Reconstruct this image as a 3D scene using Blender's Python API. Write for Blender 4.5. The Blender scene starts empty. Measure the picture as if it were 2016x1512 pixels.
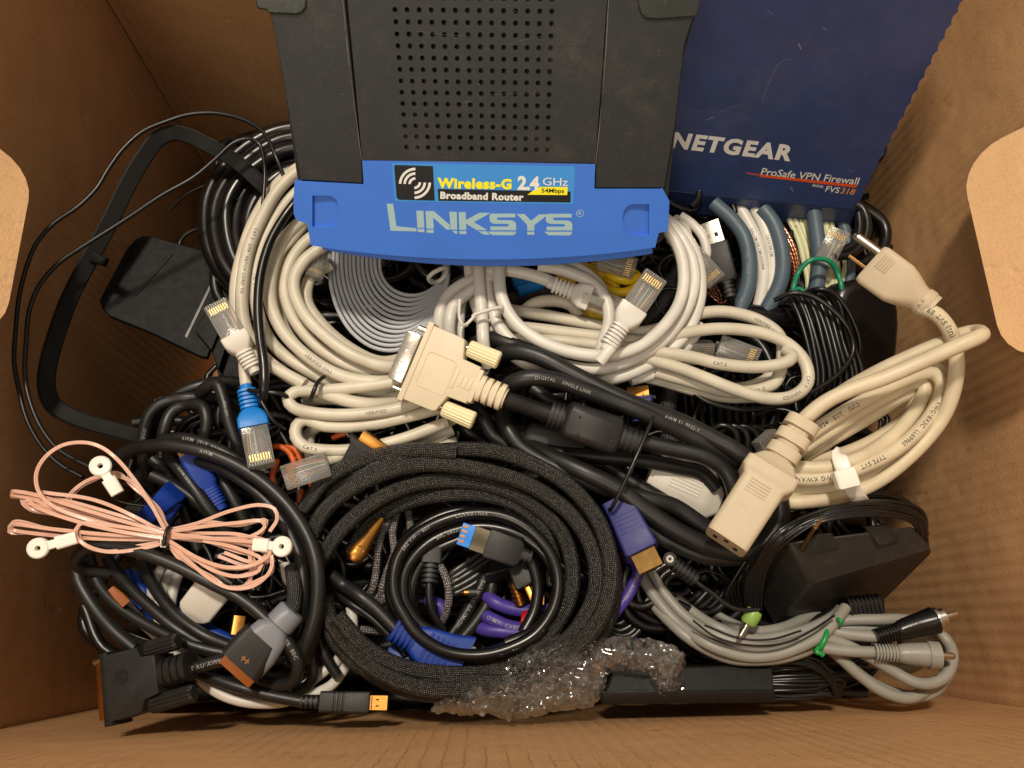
import bpy, bmesh, math, random
from mathutils import Vector, Matrix, noise
random.seed(7)
scene = bpy.context.scene
# ------------------------------------------------------------------ camera
F = 1512.0                       # focal length in photograph pixels (2016 wide)
CAMH = 0.360                     # camera height over the cable tops, metres
TILT_A = 0.010
Zc = Vector((60, 482, 1512)).normalized()
Xc = Vector((1, TILT_A, -(60 + 482 * TILT_A) / 1512)).normalized()
Yc = Zc.cross(Xc)
R = Matrix((Xc, Yc, Zc))         # camera axes -> world axes
cam_d = bpy.data.cameras.new('camera')
cam = bpy.data.objects.new('camera', cam_d)
scene.collection.objects.link(cam)
cam.matrix_world = Matrix.Translation((0, 0, CAMH)) @ R.to_4x4()
cam_d.sensor_width = 36.0
cam_d.lens = 36.0 * F / 2016
cam_d.clip_start = 0.01
cam_d.clip_end = 20
scene.camera = cam
# ------------------------------------------------------------------ light
world = bpy.data.worlds.new('World')
scene.world = world
world.use_nodes = True
bg = world.node_tree.nodes['Background']
bg.inputs[0].default_value = (1.0, 0.87, 0.72, 1)
bg.inputs[1].default_value = 0.52

def lamp(name, loc, target, size, power, col):
    d = bpy.data.lights.new(name, 'AREA')
    d.shape = 'DISK'; d.size = size; d.energy = power; d.color = col
    o = bpy.data.objects.new(name, d)
    scene.collection.objects.link(o)
    o.location = loc
    o.rotation_euler = (Vector(target) - Vector(loc)).to_track_quat('-Z', 'Y').to_euler()
    return o
lamp('ceiling_lamp', (-0.24, 0.66, 1.80), (0.02, 0.15, 0), 0.19, 34.5, (1.0, 0.875, 0.72))
lamp('room_fill', (-0.55, -0.75, 1.8), (0, 0.15, 0), 0.55, 11.0, (1.0, 0.875, 0.72))  # added fill light from the near side, not an actual lamp
scene.view_settings.view_transform = 'Standard'
scene.view_settings.look = 'None'
scene.view_settings.exposure = -0.20
scene.view_settings.gamma = 1.0
scene.cycles.max_bounces = 10
scene.cycles.transparent_max_bounces = 16
scene.cycles.caustics_reflective = False
scene.cycles.caustics_refractive = False

# ------------------------------------------------------------------ geometry of the view
def ray(px, py):
    return R @ Vector(((px - 1008) / F, (756 - py) / F, -1))
def P(px, py, z=0.0):
    """point seen at pixel px,py lying at height z (mm)"""
    w = ray(px, py); z = z / 1000
    return Vector((0, 0, CAMH)) + w * ((z - CAMH) / w.z)
def Pd(px, py, d):
    """point seen at pixel px,py at depth d (mm) along the lens axis"""
    return Vector((0, 0, CAMH)) + ray(px, py) * (d / 1000)
def depth(p):
    return -((R.transposed() @ (p - Vector((0, 0, CAMH)))).z)
def mmpx(p):
    return depth(p) / F
CAMP = Vector((0, 0, CAMH))
OFF = {'A': (0, 0), 'B': (672, 0), 'C': (1344, 0), 'D': (0, 504), 'E': (672, 504), 'F': (1344, 504),
       'G': (0, 1008), 'H': (672, 1008), 'I': (1344, 1008)}
def q(k, *pts):
    ox, oy = OFF[k]
    return [(ox + p[0] / 3, oy + p[1] / 3) + tuple(p[2:]) for p in pts]

class Plane:
    def __init__(s, a, b, c):
        s.o = a; s.u = (b - a).normalized()
        n = s.u.cross(c - a).normalized()
        if n.dot(CAMP - a) < 0: n = -n
        s.n = n; s.v = s.n.cross(s.u)
    def hit(s, px, py, off=0.0):
        w = ray(px, py); o = s.o + s.n * off / 1000
        return CAMP + w * ((o - CAMP).dot(s.n) / w.dot(s.n))

# ------------------------------------------------------------------ mesh builder
class MB:
    def __init__(s):
        s.v = []; s.f = []; s.uv = {}; s.sharp = 35
    def add(s, vs, fs):
        b = len(s.v)
        s.v += [Vector(v) for v in vs]
        s.f += [tuple(b + i for i in f) for f in fs]
        return s
    def prism(s, pts, vec):
        """pts: 3d outline; vec: extrusion vector"""
        n = len(pts)
        s.add(list(pts) + [p + vec for p in pts],
              [tuple(range(n - 1, -1, -1)), tuple(range(n, 2 * n))] +
              [(i, (i + 1) % n, n + (i + 1) % n, n + i) for i in range(n)])
        return s
    def face(s, pts):
        return s.add(pts, [tuple(range(len(pts)))])
    def rings(s, rings, cap=True, closed=False):
        n = len(rings[0]); b = len(s.v)
        for r in rings: s.v += [Vector(p) for p in r]
        m = len(rings)
        for j in range(m - 1 + (1 if closed else 0)):
            for i in range(n):
                a = b + j * n; c = b + ((j + 1) % m) * n
                s.f.append((a + i, a + (i + 1) % n, c + (i + 1) % n, c + i))
        if cap and not closed:
            s.f.append(tuple(b + i for i in range(n - 1, -1, -1)))
            s.f.append(tuple(b + (m - 1) * n + i for i in range(n)))
        return s

class Fr:
    """local frame in millimetres: x along the plug, y across, z up towards the viewer"""
    def __init__(s, a, b, roll=0.0):
        s.o = a
        s.x = (b - a).normalized()
        up = (CAMP - a).normalized()
        s.z = (up - s.x * up.dot(s.x)).normalized()
        if roll:
            s.z = Matrix.Rotation(math.radians(roll), 3, s.x) @ s.z
        s.y = s.z.cross(s.x)
        s.len = (b - a).length * 1000
    def p(s, x, y, z=0.0):
        return s.o + (s.x * x + s.y * y + s.z * z) / 1000
    def vec(s, x, y, z=0.0):
        return (s.x * x + s.y * y + s.z * z) / 1000
def fr(a, b, roll=0.0):
    return Fr(P(*a), P(*b), roll)

def rrect(hy, hz, r, seg=3):
    """rounded rectangle outline, r in 0..1 of the smaller half size"""
    rr = max(0.001, min(hy, hz) * r)
    out = []
    for sx, sz, a0 in ((1, 1, 0), (-1, 1, 90), (-1, -1, 180), (1, -1, 270)):
        for k in range(seg + 1):
            a = math.radians(a0 + 90 * k / seg)
            out.append((sx * (hy - rr) + rr * math.cos(a), sz * (hz - rr) + rr * math.sin(a)))
    return out
def loft(m, f, secs, seg=3):
    """secs: (x, half_y, half_z, roundness[, cy, cz])"""
    rings = []
    for s in secs:
        x, hy, hz, r = s[:4]
        cy, cz = (s[4], s[5]) if len(s) > 4 else (0, 0)
        rings.append([f.p(x, cy + a, cz + b) for a, b in rrect(hy, hz, r, seg)])
    return m.rings(rings)
def box(m, f, x0, x1, y0, y1, z0, z1, r=0.12):
    hy, hz = (y1 - y0) / 2, (z1 - z0) / 2
    cy, cz = (y0 + y1) / 2, (z0 + z1) / 2
    e = min(hy, hz, abs(x1 - x0) / 2) * r
    return loft(m, f, [(x0, hy - e, hz - e, r, cy, cz), (x0 + e, hy, hz, r, cy, cz), (x1 - e, hy, hz, r, cy, cz), (x1, hy - e, hz - e, r, cy, cz)], 2)
def cyl(m, f, x0, x1, r0, r1=None, y=0, z=0, seg=5):
    r1 = r0 if r1 is None else r1
    return loft(m, f, [(x0, r0, r0, 1, y, z), (x1, r1, r1, 1, y, z)], seg)
def plate(m, f, poly, z0, z1, ch=0.0):
    """outline in local x,y extruded z0..z1 with a chamfer on the top edge"""
    n = len(poly)
    cx = sum(p[0] for p in poly) / n; cy = sum(p[1] for p in poly) / n
    def ins(d):
        out = []
        for i in range(n):
            a = Vector(poly[i - 1]); b = Vector(poly[i]); c = Vector(poly[(i + 1) % n])
            e1 = (b - a).normalized(); e2 = (c - b).normalized()
            n1 = Vector((-e1.y, e1.x)); n2 = Vector((-e2.y, e2.x))
            nn = (n1 + n2)
            k = nn.normalized() / max(0.4, nn.normalized().dot(n1))
            out.append(b + k * d)
        return out
    area = sum(poly[i - 1][0] * poly[i][1] - poly[i][0] * poly[i - 1][1] for i in range(n))
    sg = 1 if area > 0 else -1
    rings = [[f.p(x, y, z0) for x, y in poly]]
    if ch:
        rings.append([f.p(x, y, z1 - ch) for x, y in poly])
        rings.append([f.p(x, y, z1 - ch * .3) for x, y in ins(sg * ch * .3)])
        rings.append([f.p(x, y, z1) for x, y in ins(sg * ch)])
    else:
        rings.append([f.p(x, y, z1) for x, y in poly])
    return m.rings(rings)

# ------------------------------------------------------------------ swept cables
def catmull(pts, step=0.0022):
    pts = [p for i, p in enumerate(pts) if i == 0 or (p - pts[i - 1]).length > 1e-5]
    n = len(pts)
    if n < 3:
        a, b = pts[0], pts[-1]
        k = max(2, int((b - a).length / step))
        return [a.lerp(b, i / k) for i in range(k + 1)]
    out = []
    for i in range(n - 1):
        p1, p2 = pts[i], pts[i + 1]
        p0 = pts[i - 1] if i > 0 else p1 * 2 - p2
        p3 = pts[i + 2] if i < n - 2 else p2 * 2 - p1
        t0 = 0.0
        t1 = t0 + max(1e-6, (p1 - p0).length) ** .5
        t2 = t1 + max(1e-6, (p2 - p1).length) ** .5
        t3 = t2 + max(1e-6, (p3 - p2).length) ** .5
        k = max(2, int((p2 - p1).length / step))
        for j in range(k):
            t = t1 + (t2 - t1) * j / k
            A1 = p0 * ((t1 - t) / (t1 - t0)) + p1 * ((t - t0) / (t1 - t0))
            A2 = p1 * ((t2 - t) / (t2 - t1)) + p2 * ((t - t1) / (t2 - t1))
            A3 = p2 * ((t3 - t) / (t3 - t2)) + p3 * ((t - t2) / (t3 - t2))
            B1 = A1 * ((t2 - t) / (t2 - t0)) + A2 * ((t - t0) / (t2 - t0))
            B2 = A2 * ((t3 - t) / (t3 - t1)) + A3 * ((t - t1) / (t3 - t1))
            out.append(B1 * ((t2 - t) / (t2 - t1)) + B2 * ((t - t1) / (t2 - t1)))
    out.append(pts[-1])
    return out
def wob(path, amp, freq, seed):
    if not amp: return path
    out = []
    for i, p in enumerate(path):
        k = Vector((seed * 3.7, seed * 1.3, seed * 7.1))
        n = noise.noise_vector(p * freq + k)
        out.append(p + n * (amp / 1000))
    return out
def sweep(m, path, r, n=10, shape='round'):
    """path: world points; r in metres"""
    N = len(path)
    T = []
    for i in range(N):
        a = path[max(0, i - 1)]; b = path[min(N - 1, i + 1)]
        T.append((b - a).normalized())
    up = (CAMP - path[0]).normalized()
    nrm = (up - T[0] * up.dot(T[0])).normalized()
    if shape == 'round':
        prof = [(math.cos(2 * math.pi * k / n), math.sin(2 * math.pi * k / n)) for k in range(n)]
    elif shape == 'zip':      # two conductors moulded side by side
        prof = [(0.42, 0), (.72, .45), (.85, 1.0), (.55, 1.6), (0, 1.9), (-.55, 1.6), (-.85, 1.0), (-.72, .45), (-.42, 0),
                (-.72, -.45), (-.85, -1.0), (-.55, -1.6), (0, -1.9), (.55, -1.6), (.85, -1.0), (.72, -.45)]
        n = len(prof)
    elif shape == 'flat':
        prof = [(.55 * math.copysign(abs(math.cos(a)) ** .6, math.cos(a)), 1.6 * math.copysign(abs(math.sin(a)) ** .8, math.sin(a))) for a in [2 * math.pi * k / 10 for k in range(10)]]
        n = 10
    else:
        prof = shape; n = len(prof)
    b0 = len(m.v); f0 = len(m.f)
    s = 0.0; ss = []
    for i, p in enumerate(path):
        if i: s += (p - path[i - 1]).length
        ss.append(s)
        t = T[i]
        if shape != 'round':
            u = (CAMP - p).normalized()
            w = u - t * u.dot(t)
            if w.length > .2: nrm = (nrm * .4 + w.normalized() * .6)
        nrm = (nrm - t * nrm.dot(t)).normalized()
        bi = t.cross(nrm)
        for a, c in prof:
            m.v.append(p + nrm * (a * r) + bi * (c * r))
    for i in range(N - 1):
        for k in range(n):
            k2 = (k + 1) % n
            m.f.append((b0 + i * n + k, b0 + i * n + k2, b0 + (i + 1) * n + k2, b0 + (i + 1) * n + k))
            m.uv[len(m.f) - 1] = ((ss[i], k / n), (ss[i], (k + 1) / n), (ss[i + 1], (k + 1) / n), (ss[i + 1], k / n))
    m.f.append(tuple(b0 + k for k in range(n - 1, -1, -1)))
    m.f.append(tuple(b0 + (N - 1) * n + k for k in range(n)))
    return path
PATHS = {}
def pathof(pts, z=0.0, step=0.0022):
    return catmull([P(p[0], p[1], z + (p[2] if len(p) > 2 else 0)) for p in pts], step)
def cable(m, pts, w, z=0.0, n=10, shape='round', wobble=0.6, step=0.0022, seed=None):
    """pts: pixel waypoints (x, y[, dz mm]); w: width in photograph pixels"""
    path = pathof(pts, z, step)
    sc = sum(mmpx(p) for p in path) / len(path)
    path = wob(path, wobble, 26.0, seed if seed is not None else random.random() * 9)
    sweep(m, path, w / 2 * sc, n, shape)
    return path, w / 2 * sc
def ell(cx, cy, rx, ry, rot=0, a0=0, a1=360, n=12, z0=0, z1=0, jit=0, seed=1):
    rnd = random.Random(seed); out = []
    k = max(3, int(n * abs(a1 - a0) / 360))
    for i in range(k + 1):
        t = i / k; a = math.radians(a0 + (a1 - a0) * t); c = math.radians(rot)
        j = 1 + jit * (rnd.random() - .5)
        x = rx * j * math.cos(a); y = ry * j * math.sin(a)
        out.append((cx + x * math.cos(c) - y * math.sin(c), cy + x * math.sin(c) + y * math.cos(c), z0 + (z1 - z0) * t))
    return out

# ------------------------------------------------------------------ lettering
def text_geo(s, bold=0.0, shear=0.0, sp=1.0):
    c = bpy.data.curves.new('lettering', 'FONT')
    c.body = s; c.size = 1.0; c.offset = bold; c.shear = shear; c.resolution_u = 3; c.space_character = sp
    o = bpy.data.objects.new('lettering', c)
    scene.collection.objects.link(o)
    bpy.context.view_layer.update()
    me = o.to_mesh()
    vs = [(v.co.x, v.co.y) for v in me.vertices]
    fs = [tuple(p.vertices) for p in me.polygons]
    o.to_mesh_clear()
    bpy.data.objects.remove(o); bpy.data.curves.remove(c)
    return vs, fs
def text_quad(m, s, fn, x0, y0, x1, y1, h, bold=0.0, shear=0.0, sp=1.0, keep=False):
    """fit the string on the pixel baseline (x0,y0)-(x1,y1), capital height h px, placed by fn(px,py)"""
    vs, fs = text_geo(s, bold, shear, sp)
    a = min(v[0] for v in vs); b = max(v[0] for v in vs)
    L = math.hypot(x1 - x0, y1 - y0)
    ux, uy = (x1 - x0) / L, (y1 - y0) / L
    k = L / (b - a)
    ky = h / 0.70
    pts = [fn(x0 + (v[0] - a) * k * ux + v[1] * ky * uy, y0 + (v[0] - a) * k * uy - v[1] * ky * ux) for v in vs]
    m.add(pts, fs)
def text_tube(m, path, r, s, at, size, side=0.0, flip=False, bold=0.004, sp=1.15):
    """print the string on a cable: at = pixel near its start, size = letter height in mm"""
    vs, fs = text_geo(s, bold, 0, sp)
    pt = [(Vector(((R.transposed() @ (p - CAMP))))) for p in path]
    best = min(range(len(path)), key=lambda i: (pt[i].x / -pt[i].z * F + 1008 - at[0]) ** 2 + (756 - pt[i].y / -pt[i].z * F - at[1]) ** 2)
    cum = [0.0]
    for i in range(1, len(path)): cum.append(cum[-1] + (path[i] - path[i - 1]).length)
    k = size / 1000 / 0.7
    out = []
    W = max(v[0] for v in vs)
    for x, y in vs:
        d = cum[best] + (x * k if not flip else (-x * k))
        d = min(max(d, 0), cum[-1] - 1e-6)
        lo, hi = 0, len(cum) - 1
        while hi - lo > 1:
            mid = (lo + hi) // 2
            if cum[mid] <= d: lo = mid
            else: hi = mid
        t = (d - cum[lo]) / max(1e-9, cum[hi] - cum[lo])
        p = path[lo].lerp(path[hi], t)
        a = path[max(0, lo - 1)]; b = path[min(len(path) - 1, hi + 1)]
        T = (b - a).normalized()
        u = (CAMP - p).normalized(); nn = (u - T * u.dot(T)).normalized(); bi = nn.cross(T)
        yy = (y - .35) * k
        if flip: yy = -yy
        th = side + yy / r
        out.append(p + (nn * math.cos(th) + bi * math.sin(th)) * (r + 0.00006))
    m.add(out, fs)

# ------------------------------------------------------------------ things and parts
ALL = []
class Thing:
    def __init__(s, name, label, cat, group=None, kind=None):
        s.name = name; s.label = label; s.cat = cat; s.group = group; s.kind = kind; s.parts = []
        ALL.append(s)
    def add(s, name, m, mat, parent=None, label=None, kind=None, bevel=0, smooth=True):
        s.parts.append(dict(name=name, m=m, mat=mat, parent=parent, label=label, kind=kind, bevel=bevel, smooth=smooth))
        return len(s.parts) - 1
    def build(s):
        vs = [v for p in s.parts for v in p['m'].v]
        if not vs: return
        c = Vector(((min(v.x for v in vs) + max(v.x for v in vs)) / 2, (min(v.y for v in vs) + max(v.y for v in vs)) / 2, min(v.z for v in vs)))
        single = len(s.parts) == 1
        if not single:
            root = bpy.data.objects.new(s.name, None)
            root.empty_display_size = .01
            root.location = c
            scene.collection.objects.link(root)
        objs = []
        for p in s.parts:
            m = p['m']
            me = bpy.data.meshes.new(p['name'])
            me.from_pydata([tuple(v - c) for v in m.v], [], m.f)
            if m.uv:
                uvl = me.uv_layers.new(name='UVMap').data
                for fi, uv in m.uv.items():
                    ls = me.polygons[fi].loop_start
                    for j, t in enumerate(uv): uvl[ls + j].uv = t
            me.materials.append(p['mat'])
            me.validate()
            if p['smooth']:
                me.shade_smooth()
                me.set_sharp_from_angle(angle=math.radians(75 if m.uv and m.sharp == 35 else m.sharp))
            o = bpy.data.objects.new(s.name if single else p['name'], me)
            scene.collection.objects.link(o)
            if single: o.location = c
            else: o.parent = root if p['parent'] is None else objs[p['parent']]
            if p['bevel']:
                b = o.modifiers.new('bevel', 'BEVEL'); b.width = p['bevel'] / 1000; b.segments = 5 if p['bevel'] > 3 else 2; b.limit_method = 'ANGLE'
                b.angle_limit = math.radians(40)
            if p['label']: o['label'] = p['label']
            if p['kind']: o['kind'] = p['kind']
            objs.append(o)
        top = objs[0] if single else root
        top['label'] = s.label; top['category'] = s.cat
        if s.group: top['group'] = s.group
        if s.kind: top['kind'] = s.kind

# ------------------------------------------------------------------ materials
def lin(c):
    return tuple(((x / 255) / 12.92 if x / 255 <= .04045 else ((x / 255 + .055) / 1.055) ** 2.4) for x in c) + (1,)
class NT:
    def __init__(s, name):
        s.m = bpy.data.materials.new(name); s.m.use_nodes = True
        s.t = s.m.node_tree; s.b = s.t.nodes['Principled BSDF']; s.out = s.t.nodes['Material Output']
    def n(s, typ, **kw):
        x = s.t.nodes.new(typ)
        for k, v in kw.items(): setattr(x, k, v)
        return x
    def l(s, a, b): s.t.links.new(a, b)
    def coord(s, kind='Object', scale=(1, 1, 1), rot=(0, 0, 0)):
        tc = s.n('ShaderNodeTexCoord'); mp = s.n('ShaderNodeMapping')
        mp.inputs['Scale'].default_value = scale; mp.inputs['Rotation'].default_value = rot
        s.l(tc.outputs[kind], mp.inputs['Vector']); return mp.outputs[0]
    def noise(s, vec, scale, detail=4, rough=.55):
        x = s.n('ShaderNodeTexNoise'); x.inputs['Scale'].default_value = scale; x.inputs['Detail'].default_value = detail
        x.inputs['Roughness'].default_value = rough
        s.l(vec, x.inputs['Vector']); return x.outputs['Fac']
    def ramp(s, fac, stops):
        x = s.n('ShaderNodeValToRGB')
        e = x.color_ramp.elements
        e[0].position, e[0].color = stops[0][0], stops[0][1]
        e[1].position, e[1].color = stops[-1][0], stops[-1][1]
        for p, c in stops[1:-1]:
            k = e.new(p); k.color = c
        s.l(fac, x.inputs[0]); return x.outputs[0]
    def math(s, op, a, b=None):
        x = s.n('ShaderNodeMath', operation=op)
        for i, v in enumerate((a, b)):
            if v is None: continue
            if isinstance(v, (int, float)): x.inputs[i].default_value = v
            else: s.l(v, x.inputs[i])
        return x.outputs[0]
    def mix(s, fac, a, b):
        x = s.n('ShaderNodeMix', data_type='RGBA')
        for i, v in ((0, fac), (6, a), (7, b)):
            if isinstance(v, (int, float)): x.inputs[i].default_value = v
            elif isinstance(v, tuple): x.inputs[i].default_value = v
            else: s.l(v, x.inputs[i])
        return x.outputs[2]
    def bump(s, h, strength, dist):
        x = s.n('ShaderNodeBump'); x.inputs['Strength'].default_value = strength; x.inputs['Distance'].default_value = dist
        s.l(h, x.inputs['Height']); s.l(x.outputs[0], s.b.inputs['Normal']); return x
MC = {}
def plastic(name, rgb, rough=.4, var=.12, bump=.15, bscale=1800, dust=0.0, metal=0.0, coat=0.0, spec=.5):
    if name in MC: return MC[name]
    t = NT(name); c = lin(rgb)
    v = t.coord()
    f1 = t.noise(v, 60, 5)
    dark = tuple(x * (1 - var) for x in c[:3]) + (1,); lite = tuple(min(1, x * (1 + var)) for x in c[:3]) + (1,)
    col = t.ramp(f1, [(.3, dark), (.7, lite)])
    if dust:
        f2 = t.noise(v, 150, 8, .7)
        f3 = t.noise(v, 1400, 2, .5)
        d = t.math('MULTIPLY', t.ramp(f2, [(.5, (0, 0, 0, 1)), (.75, (1, 1, 1, 1))]), t.ramp(f3, [(.42, (0, 0, 0, 1)), (.7, (1, 1, 1, 1))]))
        d = t.math('MULTIPLY', d, dust)
        col = t.mix(d, col, lin((150, 132, 110)))
    t.l(col, t.b.inputs['Base Color'])
    rr = t.n('ShaderNodeMapRange'); rr.inputs[3].default_value = max(.03, rough - .08); rr.inputs[4].default_value = rough + .12
    t.l(t.noise(v, 220, 4), rr.inputs[0]); t.l(rr.outputs[0], t.b.inputs['Roughness'])
    t.b.inputs['Metallic'].default_value = metal
    t.b.inputs['Specular IOR Level'].default_value = spec
    if coat: t.b.inputs['Coat Weight'].default_value = coat
    if bump: t.bump(t.noise(v, bscale, 3), bump, .0002)
    MC[name] = t.m
    return t.m
def clear(name, rgb=(235, 230, 220), rough=.12, alpha=.42):
    if name in MC: return MC[name]
    t = NT(name)
    t.b.inputs['Base Color'].default_value = lin(rgb)
    t.b.inputs['Roughness'].default_value = rough
    t.b.inputs['Transmission Weight'].default_value = .55
    t.b.inputs['IOR'].default_value = 1.45
    t.b.inputs['Specular IOR Level'].default_value = .8
    tr = t.n('ShaderNodeBsdfTransparent'); mx = t.n('ShaderNodeMixShader')
    fz = t.n('ShaderNodeFresnel'); fz.inputs[0].default_value = 1.6
    k = t.math('ADD', fz.outputs[0], alpha)
    t.l(k, mx.inputs[0]); t.l(tr.outputs[0], mx.inputs[1]); t.l(t.b.outputs[0], mx.inputs[2]); t.l(mx.outputs[0], t.out.inputs[0])
    t.bump(t.noise(t.coord(), 900, 3), .3, .0003)
    MC[name] = t.m
    return t.m
def braid(name, base, glint, ku=620, kv=14, rough=.42, amount=.5, cut=.62):
    if name in MC: return MC[name]
    t = NT(name)
    tc = t.n('ShaderNodeTexCoord'); sp = t.n('ShaderNodeSeparateXYZ'); t.l(tc.outputs['UV'], sp.inputs[0])
    u = t.math('MULTIPLY', sp.outputs[0], ku); v = t.math('MULTIPLY', sp.outputs[1], kv)
    a = t.math('SINE', t.math('MULTIPLY', t.math('ADD', u, v), math.pi))
    b = t.math('SINE', t.math('MULTIPLY', t.math('SUBTRACT', u, v), math.pi))
    w = t.math('MULTIPLY', a, b)
    h = t.math('ADD', t.math('MULTIPLY', w, .5), .5)
    n = t.noise(t.coord('Object'), 1500, 2)
    n2 = t.noise(t.coord('Object'), 90, 3)
    g = t.math('MULTIPLY', t.ramp(h, [(cut, (0, 0, 0, 1)), (min(1, cut + .18), (1, 1, 1, 1))]), t.ramp(n, [(.4, (0, 0, 0, 1)), (.7, (1, 1, 1, 1))]))
    g = t.math('MULTIPLY', g, amount)
    col = t.mix(g, t.ramp(n2, [(.3, lin(base)), (.75, tuple(x * 1.7 for x in lin(base)[:3]) + (1,))]), lin(glint))  # glints painted into the weave colour; pale thread on the silver cord
    t.l(col, t.b.inputs['Base Color'])
    t.b.inputs['Roughness'].default_value = rough
    t.b.inputs['Specular IOR Level'].default_value = .6
    t.bump(h, .9, .0005)
    MC[name] = t.m
    return t.m
def cardboard(name, rgb, axis, creases=False, amp=1.0):
    t = NT(name); c = lin(rgb)
    sc = {'x': (9, 9, 2.2), 'y': (9, 9, 2.2), 'z': (9, 2.2, 9)}[axis]
    v = t.coord('Object', sc); vo = t.coord()
    f = t.noise(v, 130, 6, .72)
    f2 = t.noise(vo, 9, 4, .6)
    f3 = t.noise(vo, 700, 3, .6)
    m = t.math('ADD', t.math('MULTIPLY', f, .6), t.math('MULTIPLY', f2, .4))
    d = tuple(x * (1 - .16 * amp) for x in c[:3]) + (1,); l = tuple(min(1, x * (1 + .12 * amp)) for x in c[:3]) + (1,)
    col = t.ramp(m, [(.32, d), (.68, l)])
    fib = t.ramp(f3, [(.58, (0, 0, 0, 1)), (.72, (1, 1, 1, 1))])
    col = t.mix(t.math('MULTIPLY', fib, .3), col, tuple(x * .5 for x in c[:3]) + (1,))
    h = t.math('ADD', t.math('MULTIPLY', f, .3), t.math('MULTIPLY', f3, .35))
    h = t.math('ADD', h, t.math('MULTIPLY', t.noise(vo, 16, 3, .5), 5.0))
    h = t.math('ADD', h, t.math('MULTIPLY', t.ramp(t.noise(t.coord('Object', (1, 1, .5)), 60, 2), [(.68, (0, 0, 0, 1)), (.74, (1, 1, 1, 1))]), -.5))
    # corrugation showing through the liner
    sp = t.n('ShaderNodeSeparateXYZ'); t.l(vo, sp.inputs[0])
    along = sp.outputs[{'x': 1, 'y': 0, 'z': 0}[axis]]
    w = t.math('SINE', t.math('MULTIPLY', along, 2 * math.pi / .0065))
    h = t.math('ADD', h, t.math('MULTIPLY', w, .20))
    if creases:
        jit = t.noise(t.coord('Object', (1, 1, 14)), 40, 2)
        xx = t.math('ADD', along, t.math('MULTIPLY', jit, .0035))
        s1 = t.math('ABSOLUTE', t.math('SINE', t.math('MULTIPLY', xx, math.pi / .0072)))
        ln = t.ramp(s1, [(.0, (1, 1, 1, 1)), (.12, (0, 0, 0, 1))])
        zz = t.math('ADD', sp.outputs[2], t.math('MULTIPLY', jit, .003))
        s2 = t.math('ABSOLUTE', t.math('SINE', t.math('MULTIPLY', zz, math.pi / .013)))
        ln2 = t.ramp(s2, [(.0, (1, 1, 1, 1)), (.10, (0, 0, 0, 1))])
        mask = t.ramp(t.noise(vo, 22, 3), [(.42, (0, 0, 0, 1)), (.62, (1, 1, 1, 1))])
        lm = t.math('MULTIPLY', t.math('MAXIMUM', ln, t.math('MULTIPLY', ln2, .6)), mask)
        col = t.mix(t.math('MULTIPLY', lm, .7), col, tuple(x * .35 for x in c[:3]) + (1,))
        h = t.math('SUBTRACT', h, t.math('MULTIPLY', lm, .8))
    t.l(col, t.b.inputs['Base Color'])
    t.b.inputs['Roughness'].default_value = .62
    t.b.inputs['Specular IOR Level'].default_value = .35
    t.bump(h, .7, .0011)
    return t.m
# ================================================================== the cardboard box
XL, XR, YF, YB, ZB, ZT = -.237, .257, -.0415, .390, -.300, .125
T = .0045
KL = cardboard('cardboard left', (200, 152, 106), 'x')  # same cardboard all round; how light falls on each wall is in its tone
KB = cardboard('cardboard back', (198, 152, 106), 'y')
KF = cardboard('cardboard front', (208, 160, 111), 'y', creases=True)
KC = cardboard('cardboard flap', (224, 180, 132), 'x', amp=.5)  # lightest tone, with the light falling on the flaps painted in
def slab(x0, x1, y0, y1, z0, z1):
    m = MB()
    m.prism([Vector((x0, y0, z0)), Vector((x1, y0, z0)), Vector((x1, y1, z0)), Vector((x0, y1, z0))], Vector((0, 0, z1 - z0)))
    return m
gf = Thing('floor', 'plain floor surface beneath the cardboard box', 'floor', kind='structure')
gf.add('floor', slab(-3, 3, -3, 3, ZB - T - .03, ZB - T - .0005), cardboard('floor carpet', (150, 132, 110), 'z'), smooth=False)
bx = Thing('cardboard_box', 'open brown cardboard box holding all the cables and devices', 'box')
def side_with_hole(x0, x1, hy0, hy1, hz0, hz1):
    """side wall with a hand hole"""
    m = MB(); ys = (YF - T, hy0, hy1, YB + T); zs = (ZB, hz0, hz1, ZT)
    vs = [Vector((x, y, z)) for x in (x0, x1) for y in ys for z in zs]
    ix = lambda a, b, c: a * 16 + b * 4 + c
    fs = []
    for b in range(3):
        for c in range(3):
            if b == 1 and c == 1: continue
            fs += [(ix(0, b, c), ix(0, b, c + 1), ix(0, b + 1, c + 1), ix(0, b + 1, c)), (ix(1, b, c), ix(1, b + 1, c), ix(1, b + 1, c + 1), ix(1, b, c + 1))]
    for b, c, b2, c2 in ((0, 0, 3, 0), (3, 0, 3, 3), (3, 3, 0, 3), (0, 3, 0, 0), (1, 1, 1, 2), (1, 2, 2, 2), (2, 2, 2, 1), (2, 1, 1, 1)):
        fs.append((ix(0, b, c), ix(0, b2, c2), ix(1, b2, c2), ix(1, b, c)))
    m.add(vs, fs)
    return m
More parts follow.
